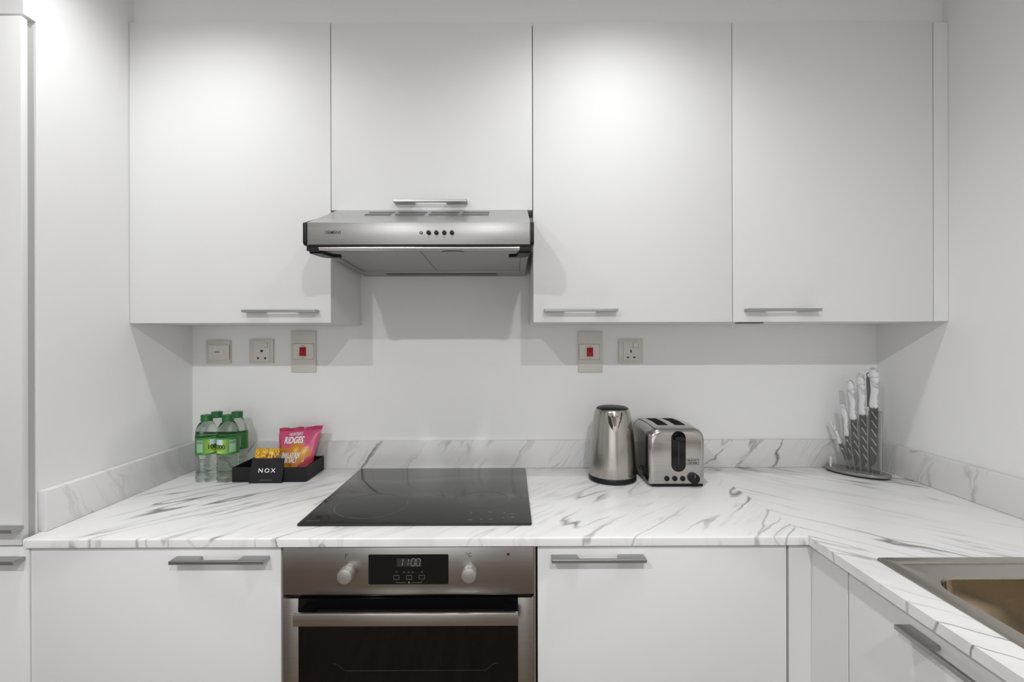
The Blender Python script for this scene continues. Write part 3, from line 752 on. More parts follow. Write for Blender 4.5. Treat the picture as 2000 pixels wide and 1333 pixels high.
# ------------------------------------------------------------------ water bottles
def bottle_profile():
    p = [(0.0, 0.003), (0.020, 0.003), (0.0285, 0.0), (0.0315, 0.003), (0.0330, 0.010)]
    for i in range(5):
        z = 0.016 + i*0.0105
        p += [(0.0332, z), (0.0316, z+0.005)]
    p += [(0.0312, 0.072), (0.0318, 0.080), (0.0336, 0.0885), (0.0336, 0.090), (0.0330, 0.0905), (0.0330, 0.1465), (0.0336, 0.147), (0.0336, 0.153), (0.0324, 0.162), (0.0328, 0.164), (0.0302, 0.173), (0.0304, 0.175), (0.0262, 0.185), (0.0212, 0.193), (0.0172, 0.197), (0.0160, 0.201)]
    return p
BP = bottle_profile()
def label_mat():
    m, nt, b = new_mat('green_bottle_label')
    uv = N(nt, 'ShaderNodeUVMap'); sp = N(nt, 'ShaderNodeSeparateXYZ'); nt.links.new(uv.outputs[0], sp.inputs[0])
    # lighter yellow-green glow round the emblem (u = 0.5)
    d = mathn(nt, 'ABSOLUTE', mathn(nt, 'SUBTRACT', sp.outputs['X'], 0.5))
    r = ramp(nt, d, 0.06, 0.17, (0.26, 0.47, 0.05, 1), (0.035, 0.19, 0.04, 1))
    edge = mathn(nt, 'ABSOLUTE', mathn(nt, 'SUBTRACT', sp.outputs['Y'], 0.5))
    r2 = ramp(nt, edge, 0.40, 0.46)
    mx = N(nt, 'ShaderNodeMix', data_type='RGBA'); nt.links.new(r2.outputs[0], mx.inputs['Factor']); nt.links.new(r.outputs[0], mx.inputs['A']); mx.inputs['B'].default_value = (0.02, 0.20, 0.03, 1)
    nt.links.new(mx.outputs['Result'], b.inputs['Base Color']); b.inputs['Roughness'].default_value = 0.35
    return m
LM = label_mat()
cap_mat = pbr('green_cap', (0.004, 0.13, 0.016), 0.4)
pale_green = pbr('label_pale_panel', (0.26, 0.46, 0.27), 0.5)
pale_blue = pbr('label_emblem', (0.55, 0.68, 0.72), 0.5)
gold_print = pbr('label_gold_text', (0.62, 0.62, 0.25), 0.5)
def arc_patch(a0, a1, z0, z1, r, n=10):
    bm = bmesh.new(); A = []; B = []
    for i in range(n+1):
        a = a0+(a1-a0)*i/n
        A.append(bm.verts.new((r*math.sin(a), -r*math.cos(a), z0))); B.append(bm.verts.new((r*math.sin(a), -r*math.cos(a), z1)))
    for i in range(n): bm.faces.new((A[i], A[i+1], B[i+1], B[i]))
    return bm
def bottle(px, y, turn, label):
    x = on_y(px, 900, y).x
    t = thing('water_bottle', label, 'bottle', (x, y, ZC), 'four small water bottles', rot=(0, 0, turn))
    mk('bottle_body', lathe(BP, n=48), water_pet, t, local=True)
    lb = bmesh.new(); n = 48; uvl = lb.loops.layers.uv.new('UVMap')
    A = [lb.verts.new((.0339*math.sin(2*PI*i/n-PI), -.0339*math.cos(2*PI*i/n-PI), .0912)) for i in range(n)]
    B = [lb.verts.new((.0339*math.sin(2*PI*i/n-PI), -.0339*math.cos(2*PI*i/n-PI), .1458)) for i in range(n)]
    for i in range(n):
        f = lb.faces.new((A[i], A[(i+1) % n], B[(i+1) % n], B[i]))
        for l, q in zip(f.loops, ((i/n, 0), ((i+1)/n, 0), ((i+1)/n, 1), (i/n, 1))): l[uvl].uv = q
    lab = mk('paper_label', lb, LM, t, local=True)
    R = 0.0342
    wrap = lambda ca, cz: (lambda u, v: (R*math.sin(ca+u/R), -R*math.cos(ca+u/R), cz+v))
    mk('emblem', arc_patch(-.35, .35, .124, .141, R-.00015), pale_blue, lab, local=True, label='pale emblem patch')
    mk('numerals', text_bm('1000', 0.020, wrap(0, .116), bold=0.03, width=0.036, cuts=2), dark_print, lab, smooth=0, local=True)
    mk('small_text', arc_patch(-.35, .30, .098, .102, R), gold_print, lab, local=True)
    for ca in (-1.25, 1.25):
        mk('info_panel', arc_patch(ca-.32, ca+.32, .099, .139, R-.0001), pale_green, lab, local=True)
        mk('info_header', arc_patch(ca-.27, ca+.27, .127, .136, R+.0001), pbr('label_grey', (0.2, 0.22, 0.2), 0.5), lab, local=True)
    cb = bmesh.new(); n = 60
    prof = [(0.0165, .1985), (0.0178, .1985), (0.0180, .2035), (0.0176, .2045), (0.0176, .2165), (0.0166, .2190), (0.0, .2192)]
    lathe(prof, n=n, bm=cb, cap=False)
    for v in cb.verts:   # knurled grip
        rr_ = math.hypot(v.co.x, v.co.y)
        if rr_ > .017 and .204 < v.co.z < .2175:
            i = round(math.atan2(v.co.y, v.co.x)/(2*PI/n))
            if i % 2: v.co.x *= .975; v.co.y *= .975
    mk('cap', cb, cap_mat, t, local=True)
bottle(404, -0.146, 1.15, 'water bottle in the front row, left one, nearest the left wall')
bottle(445.5, -0.146, -0.30, 'water bottle in the front row, right one, with green label facing out')
bottle(424, -0.075, 1.6, 'water bottle in the back row, left one, mostly hidden behind the front pair')
bottle(463.5, -0.075, -0.73, 'water bottle in the back row, right one, its right side showing')

# ------------------------------------------------------------------ tray, card, snacks
ta, tb = on_z(452.5, 943, ZC), on_z(598, 942, ZC)
ty = (ta.y+tb.y)/2; tx0, tx1 = ta.x, tb.x; tyb = -0.020; th = 0.049
tray = thing('snack_tray', 'black open rectangular box holding the snack packets', 'tray', ((tx0+tx1)/2, (ty+tyb)/2, ZC))
wl = 0.004
mk('bottom', box(tx0, tx1, ty, tyb, ZC+0.0003, ZC+0.004), black_card, tray)
for n_, q in (('front_wall', (tx0, tx1, ty, ty+wl)), ('back_wall', (tx0, tx1, tyb-wl, tyb)), ('side_wall', (tx0, tx0+wl, ty+wl, tyb-wl)), ('side_wall', (tx1-wl, tx1, ty+wl, tyb-wl))):
    mk(n_, box(*q, ZC+0.004, ZC+th, 0.0006, 1), black_card, tray)
ca, cb_ = on_z(485.5, 945, ZC), on_z(549.5, 945, ZC)
cw = cb_.x-ca.x; chh = 0.0775
card = thing('name_card', 'black card with white lettering leaning against the black tray', 'card', ((ca.x+cb_.x)/2, ca.y, ZC))
lean = (ty - ca.y - 0.002)/0.049
def cardp(u, v, off=0.0): return ((ca.x+cb_.x)/2+u+v*0.03, ca.y+lean*v-off, ZC+0.0004+v)
bm = bmesh.new(); vs = []
for off in (0.0, -0.0012): vs += [bm.verts.new(cardp(u, v, off)) for u, v in ((-cw/2, 0), (cw/2, 0), (cw/2, chh), (-cw/2, chh))]
for f in ((0, 1, 2, 3), (7, 6, 5, 4), (0, 4, 5, 1), (1, 5, 6, 2), (2, 6, 7, 3), (3, 7, 4, 0)): bm.faces.new([vs[i] for i in f])
mk('board', bm, pbr('card_black', (0.010, 0.010, 0.012), 0.5, 0, 0.3), card)
mk('lettering', text_bm('NOX', 0.0185, lambda x, y: cardp(x, chh*0.50+y, 0.0004), bold=0.012, spacing=1.35, width=0.056), white_print, card, smooth=0)
bm = bmesh.new()
for i in range(9):
    u = -0.019+i*0.0045; vs = [bm.verts.new(cardp(a_, b_, 0.0004)) for a_, b_ in ((u, .0090), (u+.003, .0090), (u+.003, .0106), (u, .0106))]; bm.faces.new(vs)
mk('small_print', bm, grey_print, card)

def crisp_print():
    m, nt, b = new_mat('crisp_packet_print')
    uv = N(nt, 'ShaderNodeUVMap'); sp = N(nt, 'ShaderNodeSeparateXYZ'); nt.links.new(uv.outputs[0], sp.inputs[0])
    U, V = sp.outputs['X'], sp.outputs['Y']
    # pink above, crimson below right
    base = ramp(nt, mathn(nt, 'SUBTRACT', V, mathn(nt, 'MULTIPLY', U, 0.30)), 0.06, 0.16, (0.36, 0.006, 0.03, 1), (0.60, 0.075, 0.19, 1))
    # chips: blotches of yellow in the middle band
    vo = N(nt, 'ShaderNodeTexVoronoi'); vo.inputs['Scale'].default_value = 6.0
    nt.links.new(uv.outputs[0], vo.inputs['Vector'])
    nz = N(nt, 'ShaderNodeTexNoise'); nz.inputs['Scale'].default_value = 5; nz.inputs['Detail'].default_value = 3
    nt.links.new(uv.outputs[0], nz.inputs['Vector'])
    cc = N(nt, 'ShaderNodeValToRGB'); e = cc.color_ramp.elements
    e[0].position = 0.1; e[0].color = (0.80, 0.50, 0.06, 1); e[1].position = 0.6; e[1].color = (0.60, 0.20, 0.02, 1)
    nt.links.new(vo.outputs['Distance'], cc.inputs[0])
    band = mathn(nt, 'ADD', mathn(nt, 'ABSOLUTE', mathn(nt, 'SUBTRACT', V, mathn(nt, 'ADD', 0.34, mathn(nt, 'MULTIPLY', U, 0.18)))), mathn(nt, 'MULTIPLY', mathn(nt, 'SUBTRACT', nz.outputs['Fac'], 0.5), 0.5))
    inx = mathn(nt, 'ADD', band, mathn(nt, 'MULTIPLY', mathn(nt, 'MAXIMUM', mathn(nt, 'SUBTRACT', U, 0.62), 0.0), 0.75))
    mask = ramp(nt, inx, 0.24, 0.27, (1, 1, 1, 1), (0, 0, 0, 1))
    mx = N(nt, 'ShaderNodeMix', data_type='RGBA'); nt.links.new(mask.outputs[0], mx.inputs['Factor']); nt.links.new(base.outputs[0], mx.inputs['A']); nt.links.new(cc.outputs[0], mx.inputs['B'])
    seal = ramp(nt, V, 0.930, 0.935)
    m2 = N(nt, 'ShaderNodeMix', data_type='RGBA'); nt.links.new(seal.outputs[0], m2.inputs['Factor']); nt.links.new(mx.outputs['Result'], m2.inputs['A']); m2.inputs['B'].default_value = (0.42, 0.02, 0.075, 1)
    nt.links.new(m2.outputs['Result'], b.inputs['Base Color']); b.inputs['Roughness'].default_value = 0.32
    return m
def noodle_print():
    m, nt, b = new_mat('yellow_packet_print')
    uv = N(nt, 'ShaderNodeUVMap'); mp = N(nt, 'ShaderNodeMapping'); mp.inputs['Scale'].default_value = (5, 5, 1); mp.inputs['Rotation'].default_value = (0, 0, 0.6)
    nt.links.new(uv.outputs[0], mp.inputs['Vector'])
    wv = N(nt, 'ShaderNodeTexNoise'); wv.inputs['Scale'].default_value = 1.2; wv.inputs['Distortion'].default_value = 2.5; wv.inputs['Detail'].default_value = 4
    nt.links.new(mp.outputs[0], wv.inputs['Vector'])
    r = ramp(nt, wv.outputs['Fac'], 0.36, 0.56, (0.30, 0.10, 0.01, 1), (0.78, 0.46, 0.02, 1))
    nt.links.new(r.outputs[0], b.inputs['Base Color']); b.inputs['Roughness'].default_value = 0.3
    return m
def packet(name, label, cat, corners, y0, y1, z0, z1, bulge, mat, seal, dz=0.0, nu=28, nv=30):
    """pillow packet leaning back: corners = x of bottom-left, bottom-right, top-left, top-right"""
    BL, BR, TL, TR = corners
    t = thing(name, label, cat, ((BL+BR)/2, y0, z0))
    def pos(u, v, side=-1, off=0.0):
        x = (BL*(1-u)+BR*u)*(1-v) + (TL*(1-u)+TR*u)*v
        y = y0+(y1-y0)*v; z = z0+(z1-z0)*v + dz*v*(u-0.5)
        vv = min(v/(1-seal), 1.0)
        b = max(math.sin(PI*u), 0)**0.55 * max(math.sin(PI*(0.06+0.94*vv)), 0)**0.55*bulge
        edge = abs(2*u-1)
        wr = 0.0022*math.sin(13*v+5*u)*edge**2*(vv < 1) + 0.0014*math.sin(23*u+4*v)*(vv > .75) + (0.003*math.sin(9*u+1.0)*(max(v-.8, 0)/.2))
        b = max(b, 0)+0.0003
        x += (0.5-u)*0.05*(TR-TL)*math.sin(PI*min(v, 1))
        return Vector((x, y+side*(b+off)+wr, z + 0.0016*math.sin(16*u)*(v > .97)))
    for side, nm in ((-1, 'front_foil'), (1, 'back_foil')):
        bm = bmesh.new(); uvl = bm.loops.layers.uv.new('UVMap')
        G = [[bm.verts.new(pos(i/nu, j/nv, side)) for i in range(nu+1)] for j in range(nv+1)]
        for j in range(nv):
            for i in range(nu):
                f = bm.faces.new((G[j][i], G[j][i+1], G[j+1][i+1], G[j+1][i]))
                for l, q in zip(f.loops, ((i/nu, j/nv), ((i+1)/nu, j/nv), ((i+1)/nu, (j+1)/nv), (i/nu, (j+1)/nv))): l[uvl].uv = q
        me = bpy.data.meshes.new(nm)
        bmesh.ops.translate(bm, vec=-base_of(t), verts=bm.verts); bm.to_mesh(me); bm.free(); finish(me, mat, 60)
        o = bpy.data.objects.new(nm, me); COL.objects.link(o); o.parent = t; ORG[o.name] = base_of(t)
        if side == -1: front = o
    return t, pos, front
zp = ZC+0.0045
bag, bp_, bf = packet('crisp_packet', 'pink crisp packet with white lettering standing in the black tray', 'snack packet', (-0.799, -0.680, -0.812, -0.659), -0.125, -0.066, zp, on_y(587, 835, -0.07).z, 0.019, crisp_print(), 0.07, dz=0.010)
def bag_text(s, size, u, v, width, mat, bold=0.03, shear=0.0):
    w_, h_ = 0.14, 0.165
    mk('lettering', text_bm(s, size, lambda x, y: bp_(min(max(u+x/w_, .02), .98), min(max(v+y/h_, .02), .98), -1, 0.0012), bold=bold, shear=shear, width=width, cuts=3), white_print, bf, smooth=0)
bag_text("HUNTER'S", 0.0135, 0.43, 0.865, 0.045, white_print, 0.02, 0.15)
bag_text('RIDGES', 0.029, 0.41, 0.745, 0.068, white_print, 0.035, 0.12)
bag_text('HIMALAYAN', 0.024, 0.36, 0.445, 0.080, white_print, 0.035, 0.1)
bag_text('PINK SALT', 0.024, 0.36, 0.345, 0.068, white_print, 0.03, 0.1)
yp_, yq, yf_ = packet('yellow_packet', 'yellow snack packet in the black tray behind the black card', 'snack packet', (-0.862, -0.782, -0.866, -0.782), -0.168, -0.120, zp, on_y(520, 877, -0.125).z, 0.011, noodle_print(), 0.05, dz=-0.002)
bm = bmesh.new()
for q in range(1):
    vs = [bm.verts.new(yq(u, v, -1, 0.0008)) for u, v in ((.78, .62), (.97, .62), (.97, .80), (.78, .80))]; bm.faces.new(vs)
mk('badge', bm, pbr('brown_badge', (0.12, 0.03, 0.02), 0.4), yf_)

# ------------------------------------------------------------------ kettle
ky = -0.150; kx = on_y(1196, 900, ky).x
ket = thing('kettle', 'brushed steel electric kettle with black lid and base left of the toaster', 'kettle', (kx, ky, ZC), rot=(0, 0, math.radians(-5)))
mk('power_base', lathe([(0.0, .0003), (.074, .0003), (.0785, .004), (.0785, .014), (.076, .018), (0.0, .0182)], n=56, cap=False), black_plastic, ket, local=True)
kp = [(.0768, .0185), (.0772, .022), (.0766, .05), (.0752, .085), (.0728, .12), (.0692, .155), (.0645, .19), (.0592, .220), (.0560, .232), (.0535, .2365)]
body = mk('body', lathe(kp, n=64), steel_z, ket, local=True)
mk('lid', lathe([(.0528, .2362), (.0522, .2388), (.045, .2428), (.025, .2458), (.0, .2464)], n=48, cap=False), black_plastic, ket, local=True)
def krad(z):
    for (r0, z0), (r1, z1) in zip(kp, kp[1:]):
        if z0 <= z <= z1: return r0+(r1-r0)*(z-z0)/(z1-z0)
    return kp[-1][0]
bm = bmesh.new(); ns, nt_ = 17, 15; G = []
for j in range(nt_):
    tt = j/(nt_-1); z = .2315-tt*.062
    hw = .031*(1-tt)**0.62
    row = []
    for i in range(ns):
        s = -1+2*i/(ns-1); r = krad(z)+0.0004
        a = s*hw/r
        pr = .017*(1-tt)**0.9*(1-abs(s)**1.7) + .0018*math.sin(PI*min(1, abs(s)))*0
        row.append(bm.verts.new(((r+pr)*math.sin(a), -(r+pr)*math.cos(a), z)))
    G.append(row)
for j in range(nt_-1):
    for i in range(ns-1):
        try: bm.faces.new((G[j][i], G[j][i+1], G[j+1][i+1], G[j+1][i]))
        except ValueError: pass
bmesh.ops.remove_doubles(bm, verts=bm.verts, dist=1e-5)
mk('spout', bm, pbr('polished_steel', (0.60, 0.57, 0.53), 0.12, 1.0), ket, local=True, smooth=50, label='polished V-shaped spout')
hp = []
for i in range(15):
    a = i/14; z = .222-a*.165; hp.append((0.0, krad(max(z, .02))+.004+.040*math.sin(PI*min(1, a*1.02)), z))
mk('handle', tube(hp, .0105, 12), black_plastic, ket, local=True, label='black handle at the back')
mk('switch_lever', box(-.014, .014, .078, .092, .024, .034, .003, 2), black_plastic, ket, local=True)
cpts = [(.070, .030, .008), (.080, .026, .007), (.083, .020, .016), (.082, .022, .026), (.081, .032, .034), (.080, .045, .036), (.078, .060, .030), (.070, .090, .012), (.058, .105, .006)]
def smooth_path(pts, n=5):
    P_ = [Vector(p) for p in pts]; out = []
    for i in range(len(P_)-1):
        p0, p1, p2, p3 = P_[max(i-1, 0)], P_[i], P_[i+1], P_[min(i+2, len(P_)-1)]
        for k in range(n):
            t = k/n
            out.append(0.5*((2*p1)+(p2-p0)*t+(2*p0-5*p1+4*p2-p3)*t*t+(3*p1-p0-3*p2+p3)*t**3))
    out.append(P_[-1]); return out
mk('cord', tube(smooth_path(cpts), .0032, 8), black_gloss, ket, local=True, label='black power cord')

# ------------------------------------------------------------------ toaster
tyf = -0.245; tyk = -0.022
tx0_, tx1_ = on_y(1268, 900, tyf).x, on_y(1377.5, 900, tyf).x
tzt = on_y(1320, 836, tyf+0.02).z
tz0 = ZC+0.008
toa = thing('toaster', 'brushed steel two-slot toaster with black lever and dials', 'toaster', ((tx0_+tx1_)/2, (tyf+tyk)/2, ZC))
tcx = (tx0_+tx1_)/2; tw = tx1_-tx0_
def tsec(y, ins, dz=0.0):
    pts = []; x0, x1 = tx0_+ins, tx1_-ins; zt2 = tzt-dz-ins*0.6; r = .034; n = 8
    pts.append((x0+.004, y, tz0+ins*0.5)); pts.append((x0, y, tz0+.004+ins*0.5))
    for i in range(n+1):
        a = PI-i*PI/2/n; pts.append((x0+r+r*math.cos(a), y, zt2-r+r*math.sin(a)))
    for i in range(n+1):
        a = PI/2-i*PI/2/n; pts.append((x1-r+r*math.cos(a), y, zt2-r+r*math.sin(a)))
    pts.append((x1, y, tz0+.004+ins*0.5)); pts.append((x1-.004, y, tz0+ins*0.5))
    return pts
ysec = [(tyf, .014, .010), (tyf+.0015, .007, .005), (tyf+.006, .0025, .002), (tyf+.014, 0, 0), (tyf+.05, 0, -.003), ((tyf+tyk)/2, 0, -.005), (tyk-.05, 0, -.003), (tyk-.014, 0, 0), (tyk-.004, .004, .003), (tyk, .012, .008)]
mk('shell', rings_mesh([tsec(*q) for q in ysec], True, True), steel('toaster_steel', (0.50, 0.475, 0.45), 0.2, 0), toa, smooth=40)
mk('foot_strip', box(tx0_+.010, tx1_-.004, tyf+.008, tyk-.012, ZC+.0003, tz0+.003, .001, 1), black_plastic, toa)
T = lambda px, py: on_y(px, py, tyf)
ztop_ = tzt+.004
def top_z(y):
    for (ya, _i, da), (yb, _j, db) in zip(ysec, ysec[1:]):
        if ya <= y <= yb: return tzt-da-(db-da)*(y-ya)/(yb-ya)
    return tzt
for (fx0, fx1) in ((0.245, 0.43), (0.565, 0.75)):
    xa, xb = tx0_+tw*fx0, tx0_+tw*fx1; ya, yb = tyf+.052, tyk-.030
    rings = []
    for k in range(9):
        y = ya+(yb-ya)*k/8; z = top_z(y)
        rings.append([(xa, y, z-.004), (xb, y, z-.004), (xb, y, z+.0007), (xa, y, z+.0007)])
    s_ = mk('bread_slot', rings_mesh(rings, True, True), pbr('slot_black', (0.004, 0.004, 0.004), 0.9, 0, 0.05), toa)
    bm = bmesh.new()
    for k in range(6):
        y = ya+.012+k*(yb-ya-.02)/5; z = top_z(y)+.0006; tube([(xa+.003, y, z), (xb-.003, y, z)], .0006, 6, bm=bm)
    mk('slot_wires', bm, pbr('slot_wire_steel', (0.10, 0.10, 0.10), 0.4, 0.8), s_)
mk('seam', tube([Vector(tsec(*q)[8])+Vector((-.0002, 0, .0001)) for q in ysec[2:8]], .0011, 6), dark_print, toa)
a_, b_ = T(1312.5, 921), T(1338, 844)
lw = b_.x-a_.x
sl = mk('lever_slot', prism(rrect((a_.x+b_.x)/2, (a_.z+b_.z)/2, lw, b_.z-a_.z, lw/2-.0005, 10), 1, tyf-.0012, tyf+.004), black_gloss, toa)
mk('lever_rim', prism(rrect((a_.x+b_.x)/2, (a_.z+b_.z)/2, lw+.004, b_.z-a_.z+.004, lw/2+.0015, 10), 1, tyf-.0006, tyf+.004), black_plastic, toa)
c = T(1325.5, 856)
mk('lever', box(c.x-lw*.34, c.x+lw*.34, tyf-.016, tyf-.001, c.z-.008, c.z+.006, .004, 3), black_plastic, toa)
mk('track', box(c.x-.0012, c.x+.0012, tyf-.0018, tyf-.001, a_.z+.02, b_.z-.022), dark_print, sl)
for px in (1302.5, 1318, 1333.5):
    c = T(px, 935.5); mk('button', disc((c.x, tyf+.002, c.z), .0085, .0045, 1, 24, .0015), black_plastic, toa)
c = T(1355, 935); kb = mk('browning_dial', disc((c.x, tyf+.002, c.z), .0165, .013, 1, 32, .002), black_plastic, toa)
mk('pointer', box(c.x-.001, c.x+.001, tyf-.0115, tyf-.0105, c.z+.004, c.z+.014), grey_print, kb)
bm = bmesh.new()
for px in (1302.5, 1318, 1333.5):
    c2 = T(px, 944.5); box(c2.x-.0055, c2.x+.0055, tyf-.0004, tyf+.001, c2.z-.0005, c2.z+.0005, bm=bm)
mk('button_print', bm, grey_print, toa)
a_, b_ = T(1341.5, 908.5), T(1365, 897)
bm = bmesh.new(); t_ = .0009
for q in ((a_.x, b_.x, b_.z-t_, b_.z), (a_.x, b_.x, a_.z, a_.z+t_), (a_.x, a_.x+t_, a_.z, b_.z), (b_.x-t_, b_.x, a_.z, b_.z)): box(q[0], q[1], tyf-.0006, tyf+.001, q[2], q[3], bm=bm)
lg = mk('badge_frame', bm, dark_print, toa)
c = Vector(((a_.x+b_.x)/2, 0, (a_.z+b_.z)/2))
mk('badge_lettering', text_bm('BLACK+', .0075, lambda x, y: (c.x+x, tyf-.0006, c.z+.0037+y), bold=.02, width=.031), dark_print, lg, smooth=0)
mk('badge_lettering', text_bm('DECKER', .0075, lambda x, y: (c.x+x, tyf-.0006, c.z-.0040+y), bold=.02, width=.031), dark_print, lg, smooth=0)

# ------------------------------------------------------------------ knife stand and knives
KC = Vector((1.195, -0.105, ZC)); KA = math.atan2(-0.76, 0.65)
ax = Vector((math.cos(KA), math.sin(KA), 0)); nrm = Vector((ax.y, -ax.x, 0))    # nrm points to the camera side
if nrm.y > 0: nrm = -nrm
ks = thing('knife_stand', 'clear acrylic knife stand on an oval base in the right corner', 'knife stand', KC)
def oval(a, b, z, n=56, dt=0.0): return [tuple(KC + ax*(a*math.cos(2*PI*i/n)+dt) + nrm*(b*math.sin(2*PI*i/n)) + Vector((0, 0, z))) for i in range(n)]
mk('rubber_foot', rings_mesh([oval(.089, .045, .0003), oval(.092, .048, .003), oval(.092, .048, .006)], True, True), black_plastic, ks)
mk('oval_base', rings_mesh([oval(.0955, .0515, .0062), oval(.0965, .0525, .008), oval(.0965, .0525, .0135), oval(.0955, .0515, .0150)], True, True), pbr('smoky_acrylic', (0.26, 0.255, 0.25), 0.15, 0.35), ks)
def kpt(t, z, o=0.0): return KC + ax*t + nrm*o + Vector((0, 0, z-ZC))
edge_acr = clear('acrylic_edge', (0.95, 0.95, 0.95), 0.25, 1.3, 0.5)
def fan(poly, o, th):
    bm = bmesh.new(); A = [bm.verts.new(kpt(t, z, o)) for t, z in poly]; B = [bm.verts.new(kpt(t, z, o-th)) for t, z in poly]
    bm.faces.new(A); bm.faces.new(B[::-1]); n = len(poly)
    for i in range(n): bm.faces.new((A[i], B[i], B[(i+1) % n], A[(i+1) % n]))
    return bm
knives = [  # top (t,z), bottom (t,z) of the handle, handle width, blade tip z, label
    (0.050, 1.270, 0.048, 1.1325, 0.030, 0.930, 'largest upright knife with white marbled handle, rightmost in the stand'),
    (0.010, 1.251, 0.017, 1.105, 0.026, 0.930, 'knife with white marbled handle, second from the right in the stand'),
    (-0.020, 1.226, -0.009, 1.086, 0.025, 0.930, 'knife with white marbled handle, middle of the five in the stand'),
    (-0.040, 1.138, -0.027, 1.027, 0.020, 0.945, 'short knife with marbled handle, second from the left in the stand'),
    (-0.077, 1.076, -0.048, 0.997, 0.015, 0.945, 'smallest knife with marbled handle, leaning furthest left in the stand')]
poly = [(-.030, ZC+.0155), (.070, ZC+.0155), (.070, 1.125), (.034, 1.125), (.030, 1.100), (.004, 1.095), (0.0, 1.075), (-.020, 1.072), (-.022, 1.015), (-.045, .985)]
for o in (.0085, -.0065): mk('side_panel', fan(poly, o, .002), acrylic, ks)
for (t0, z0, t1, z1) in ((.067, ZC+.0155, .067, 1.12), (.033, ZC+.0155, .031, 1.105), (.012, ZC+.0155, .003, 1.08), (-.004, ZC+.0155, -.020, 1.03), (-.018, ZC+.0155, -.040, .985)):
    bm = bmesh.new(); w = .0016
    vs = [bm.verts.new(kpt(t+s*w, z, o)) for o in (.0062, -.0062) for t, z, s in ((t0, z0, -1), (t0, z0, 1), (t1, z1, 1), (t1, z1, -1))]
    for f in ((0, 1, 2, 3), (7, 6, 5, 4), (0, 4, 5, 1), (1, 5, 6, 2), (2, 6, 7, 3), (3, 7, 4, 0)): bm.faces.new([vs[i] for i in f])
    mk('divider', bm, edge_acr, ks)
mk('peg', lathe([(.0035, .0152), (.0035, .044), (.0045, .045), (.0045, .049), (.002, .050)], tuple(kpt(-.075, ZC, .012)), 14), pbr('pale_peg', (0.75, 0.75, 0.75), 0.2), ks)
def handle_marble():
    m, nt, b = new_mat('marbled_handle')
    tc = N(nt, 'ShaderNodeTexCoord'); nz = N(nt, 'ShaderNodeTexNoise'); nz.inputs['Scale'].default_value = 22; nz.inputs['Detail'].default_value = 4; nz.inputs['Distortion'].default_value = 1.0
    nt.links.new(tc.outputs['Object'], nz.inputs['Vector'])
    d = mathn(nt, 'ABSOLUTE', mathn(nt, 'SUBTRACT', nz.outputs['Fac'], 0.5))
    r = ramp(nt, d, 0.0, 0.05, (0.46, 0.46, 0.48, 1), (0.76, 0.76, 0.78, 1))
    nt.links.new(r.outputs[0], b.inputs['Base Color']); b.inputs['Roughness'].default_value = 0.22
    return m
HM = handle_marble()
blade_mat = pbr('blade_dark_steel', (0.16, 0.155, 0.15), 0.3, 0.8)
groove_mat = pbr('blade_bright_groove', (0.72, 0.72, 0.72), 0.2, 0.9)
for (tt, zt2, tb2, zb2, wd, tip, lab) in knives:
    top_ = kpt(tt, zt2); bot = kpt(tb2, zb2); axis = (bot-top_); L = axis.length; axis.normalize()
    side_ = nrm.cross(axis).normalized()
    if side_.dot(ax) < 0: side_ = -side_
    kn = thing('kitchen_knife', lab, 'knife', bot, 'knives in the acrylic stand')
    bm = bmesh.new(); rings = []; n = 20
    for f, k, shift in ((0, .30, -.10), (.015, .62, -.08), (.06, .90, -.05), (.14, 1.0, -.02), (.30, .96, .02), (.45, .84, .05), (.60, .80, .05), (.75, .88, .02), (.88, .98, 0), (.95, .92, 0), (.985, .70, 0), (1, .35, 0)):
        c = top_ + axis*(L*f) + side_*(wd*shift)
        rings.append([c + side_*(wd*.475*k*math.cos(2*PI*i/n)) + nrm*(wd*.36*k*math.sin(2*PI*i/n)) for i in range(n)])
    mk('handle', rings_mesh([[tuple(p) for p in r] for r in rings], True, True), HM, kn)
    # blade
    bl = (zb2-tip)/(-axis.z); bw = wd*.80
    prof = [(-bw/2, -.004), (bw/2, -.004), (bw/2, bl*.72), (bw*.30, bl*.90), (-bw*.30, bl), (-bw/2, bl*.98)]
    bm = bmesh.new()
    A = [bm.verts.new(bot + side_*s + axis*l + nrm*.001) for s, l in prof]; B = [bm.verts.new(bot + side_*s + axis*l - nrm*.001) for s, l in prof]
    bm.faces.new(A); bm.faces.new(B[::-1])
    for i in range(len(prof)): bm.faces.new((A[i], B[i], B[(i+1) % len(prof)], A[(i+1) % len(prof)]))
    bd = mk('blade', bm, blade_mat, kn, label='steel blade with slanted grooves')
    ng = max(2, int(bl/.030))
    for g in range(ng):
        l0 = .012 + g*.030
        if l0+.022 > bl*.9: break
        bm = bmesh.new()
        q = [(-bw*.30, l0), (-bw*.16, l0-.002), (bw*.44, l0+.022), (bw*.34, l0+.0245)]
        A = [bm.verts.new(bot + side_*s + axis*l + nrm*.0016) for s, l in q]; B = [bm.verts.new(bot + side_*s + axis*l + nrm*.0009) for s, l in q]
        bm.faces.new(A); bm.faces.new(B[::-1])
        for i in range(4): bm.faces.new((A[i], B[i], B[(i+1) % 4], A[(i+1) % 4]))
        mk('groove', bm, groove_mat, bd)
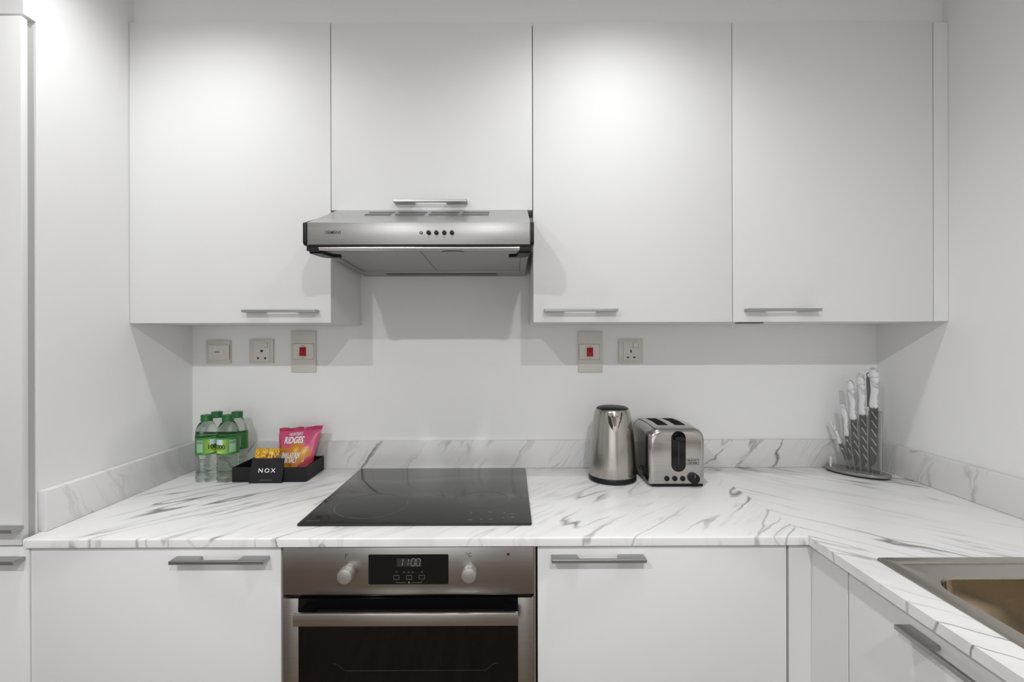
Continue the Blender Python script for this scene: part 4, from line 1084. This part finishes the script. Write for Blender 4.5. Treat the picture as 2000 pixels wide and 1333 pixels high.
# sharpening steel behind the two biggest knives
sb = kpt(.034, ZC+.0155, -.022)
st = thing('sharpening_steel', 'thin dark sharpening steel with hanging ring behind the largest knife', 'sharpening steel', sb)
grey_hd = pbr('grey_handle', (0.22, 0.22, 0.22), 0.4)
bm = bmesh.new()
mk('rod', tube([kpt(.036, ZC+.0155, -.022), kpt(.033, 1.14, -.022)], .004, 10), chrome, st)
mk('handle', tube([kpt(.033, 1.135, -.022), kpt(.032, 1.17, -.022), kpt(.030, 1.235, -.022)], .0085, 14), grey_hd, st)
c = kpt(.030, 1.243, -.022)
mk('hanging_ring', tube([c + ax*(.0065*math.cos(a)) + Vector((0, 0, .0085*math.sin(a))) for a in [2*PI*i/20 for i in range(21)]], .0014, 8), dark_print, st)

# ------------------------------------------------------------------ ceiling downlights
def downlight(x, y, watts, label):
    t = thing('downlight', label, 'ceiling light', (x, y, CEIL), 'recessed ceiling downlights')
    mk('trim_ring', lathe([(.036, -.001), (.050, -.001), (.050, -.005), (.044, -.007), (.036, -.004)], (x, y, CEIL), 36, cap=False), pbr('white_ring', (0.8, 0.8, 0.8), 0.4), t)
    mk('lens', disc((x, y, CEIL-.0025), .036, .0015, 2, 32), lamp_mat, t)
    if y > -1:                                   # narrow reflector lamps over the worktop
        ld = bpy.data.lights.new('downlight_lamp', 'SPOT'); ld.spot_size = math.radians(146); ld.spot_blend = 1.0; ld.shadow_soft_size = 0.036
    else:                                        # open diffusers over the room
        ld = bpy.data.lights.new('downlight_lamp', 'AREA'); ld.shape = 'DISK'; ld.size = 0.072
    ld.energy = watts; ld.color = (0.975, 0.988, 1.0)
    lo = bpy.data.objects.new('lamp', ld); COL.objects.link(lo); lo.parent = t; lo.location = (0, 0, -.006)
names = ['recessed ceiling downlight over the worktop by the water bottles', 'recessed ceiling downlight over the worktop by the kettle',
         'recessed ceiling downlight in the second row, behind the camera, left', 'recessed ceiling downlight in the second row, behind the camera, right',
         'recessed ceiling downlight at the back of the room, nearest the added window', 'recessed ceiling downlight in front of the tall cabinet, far left']
for (x, y, w), l in zip(LAMPS, names): downlight(x, y, w, l)
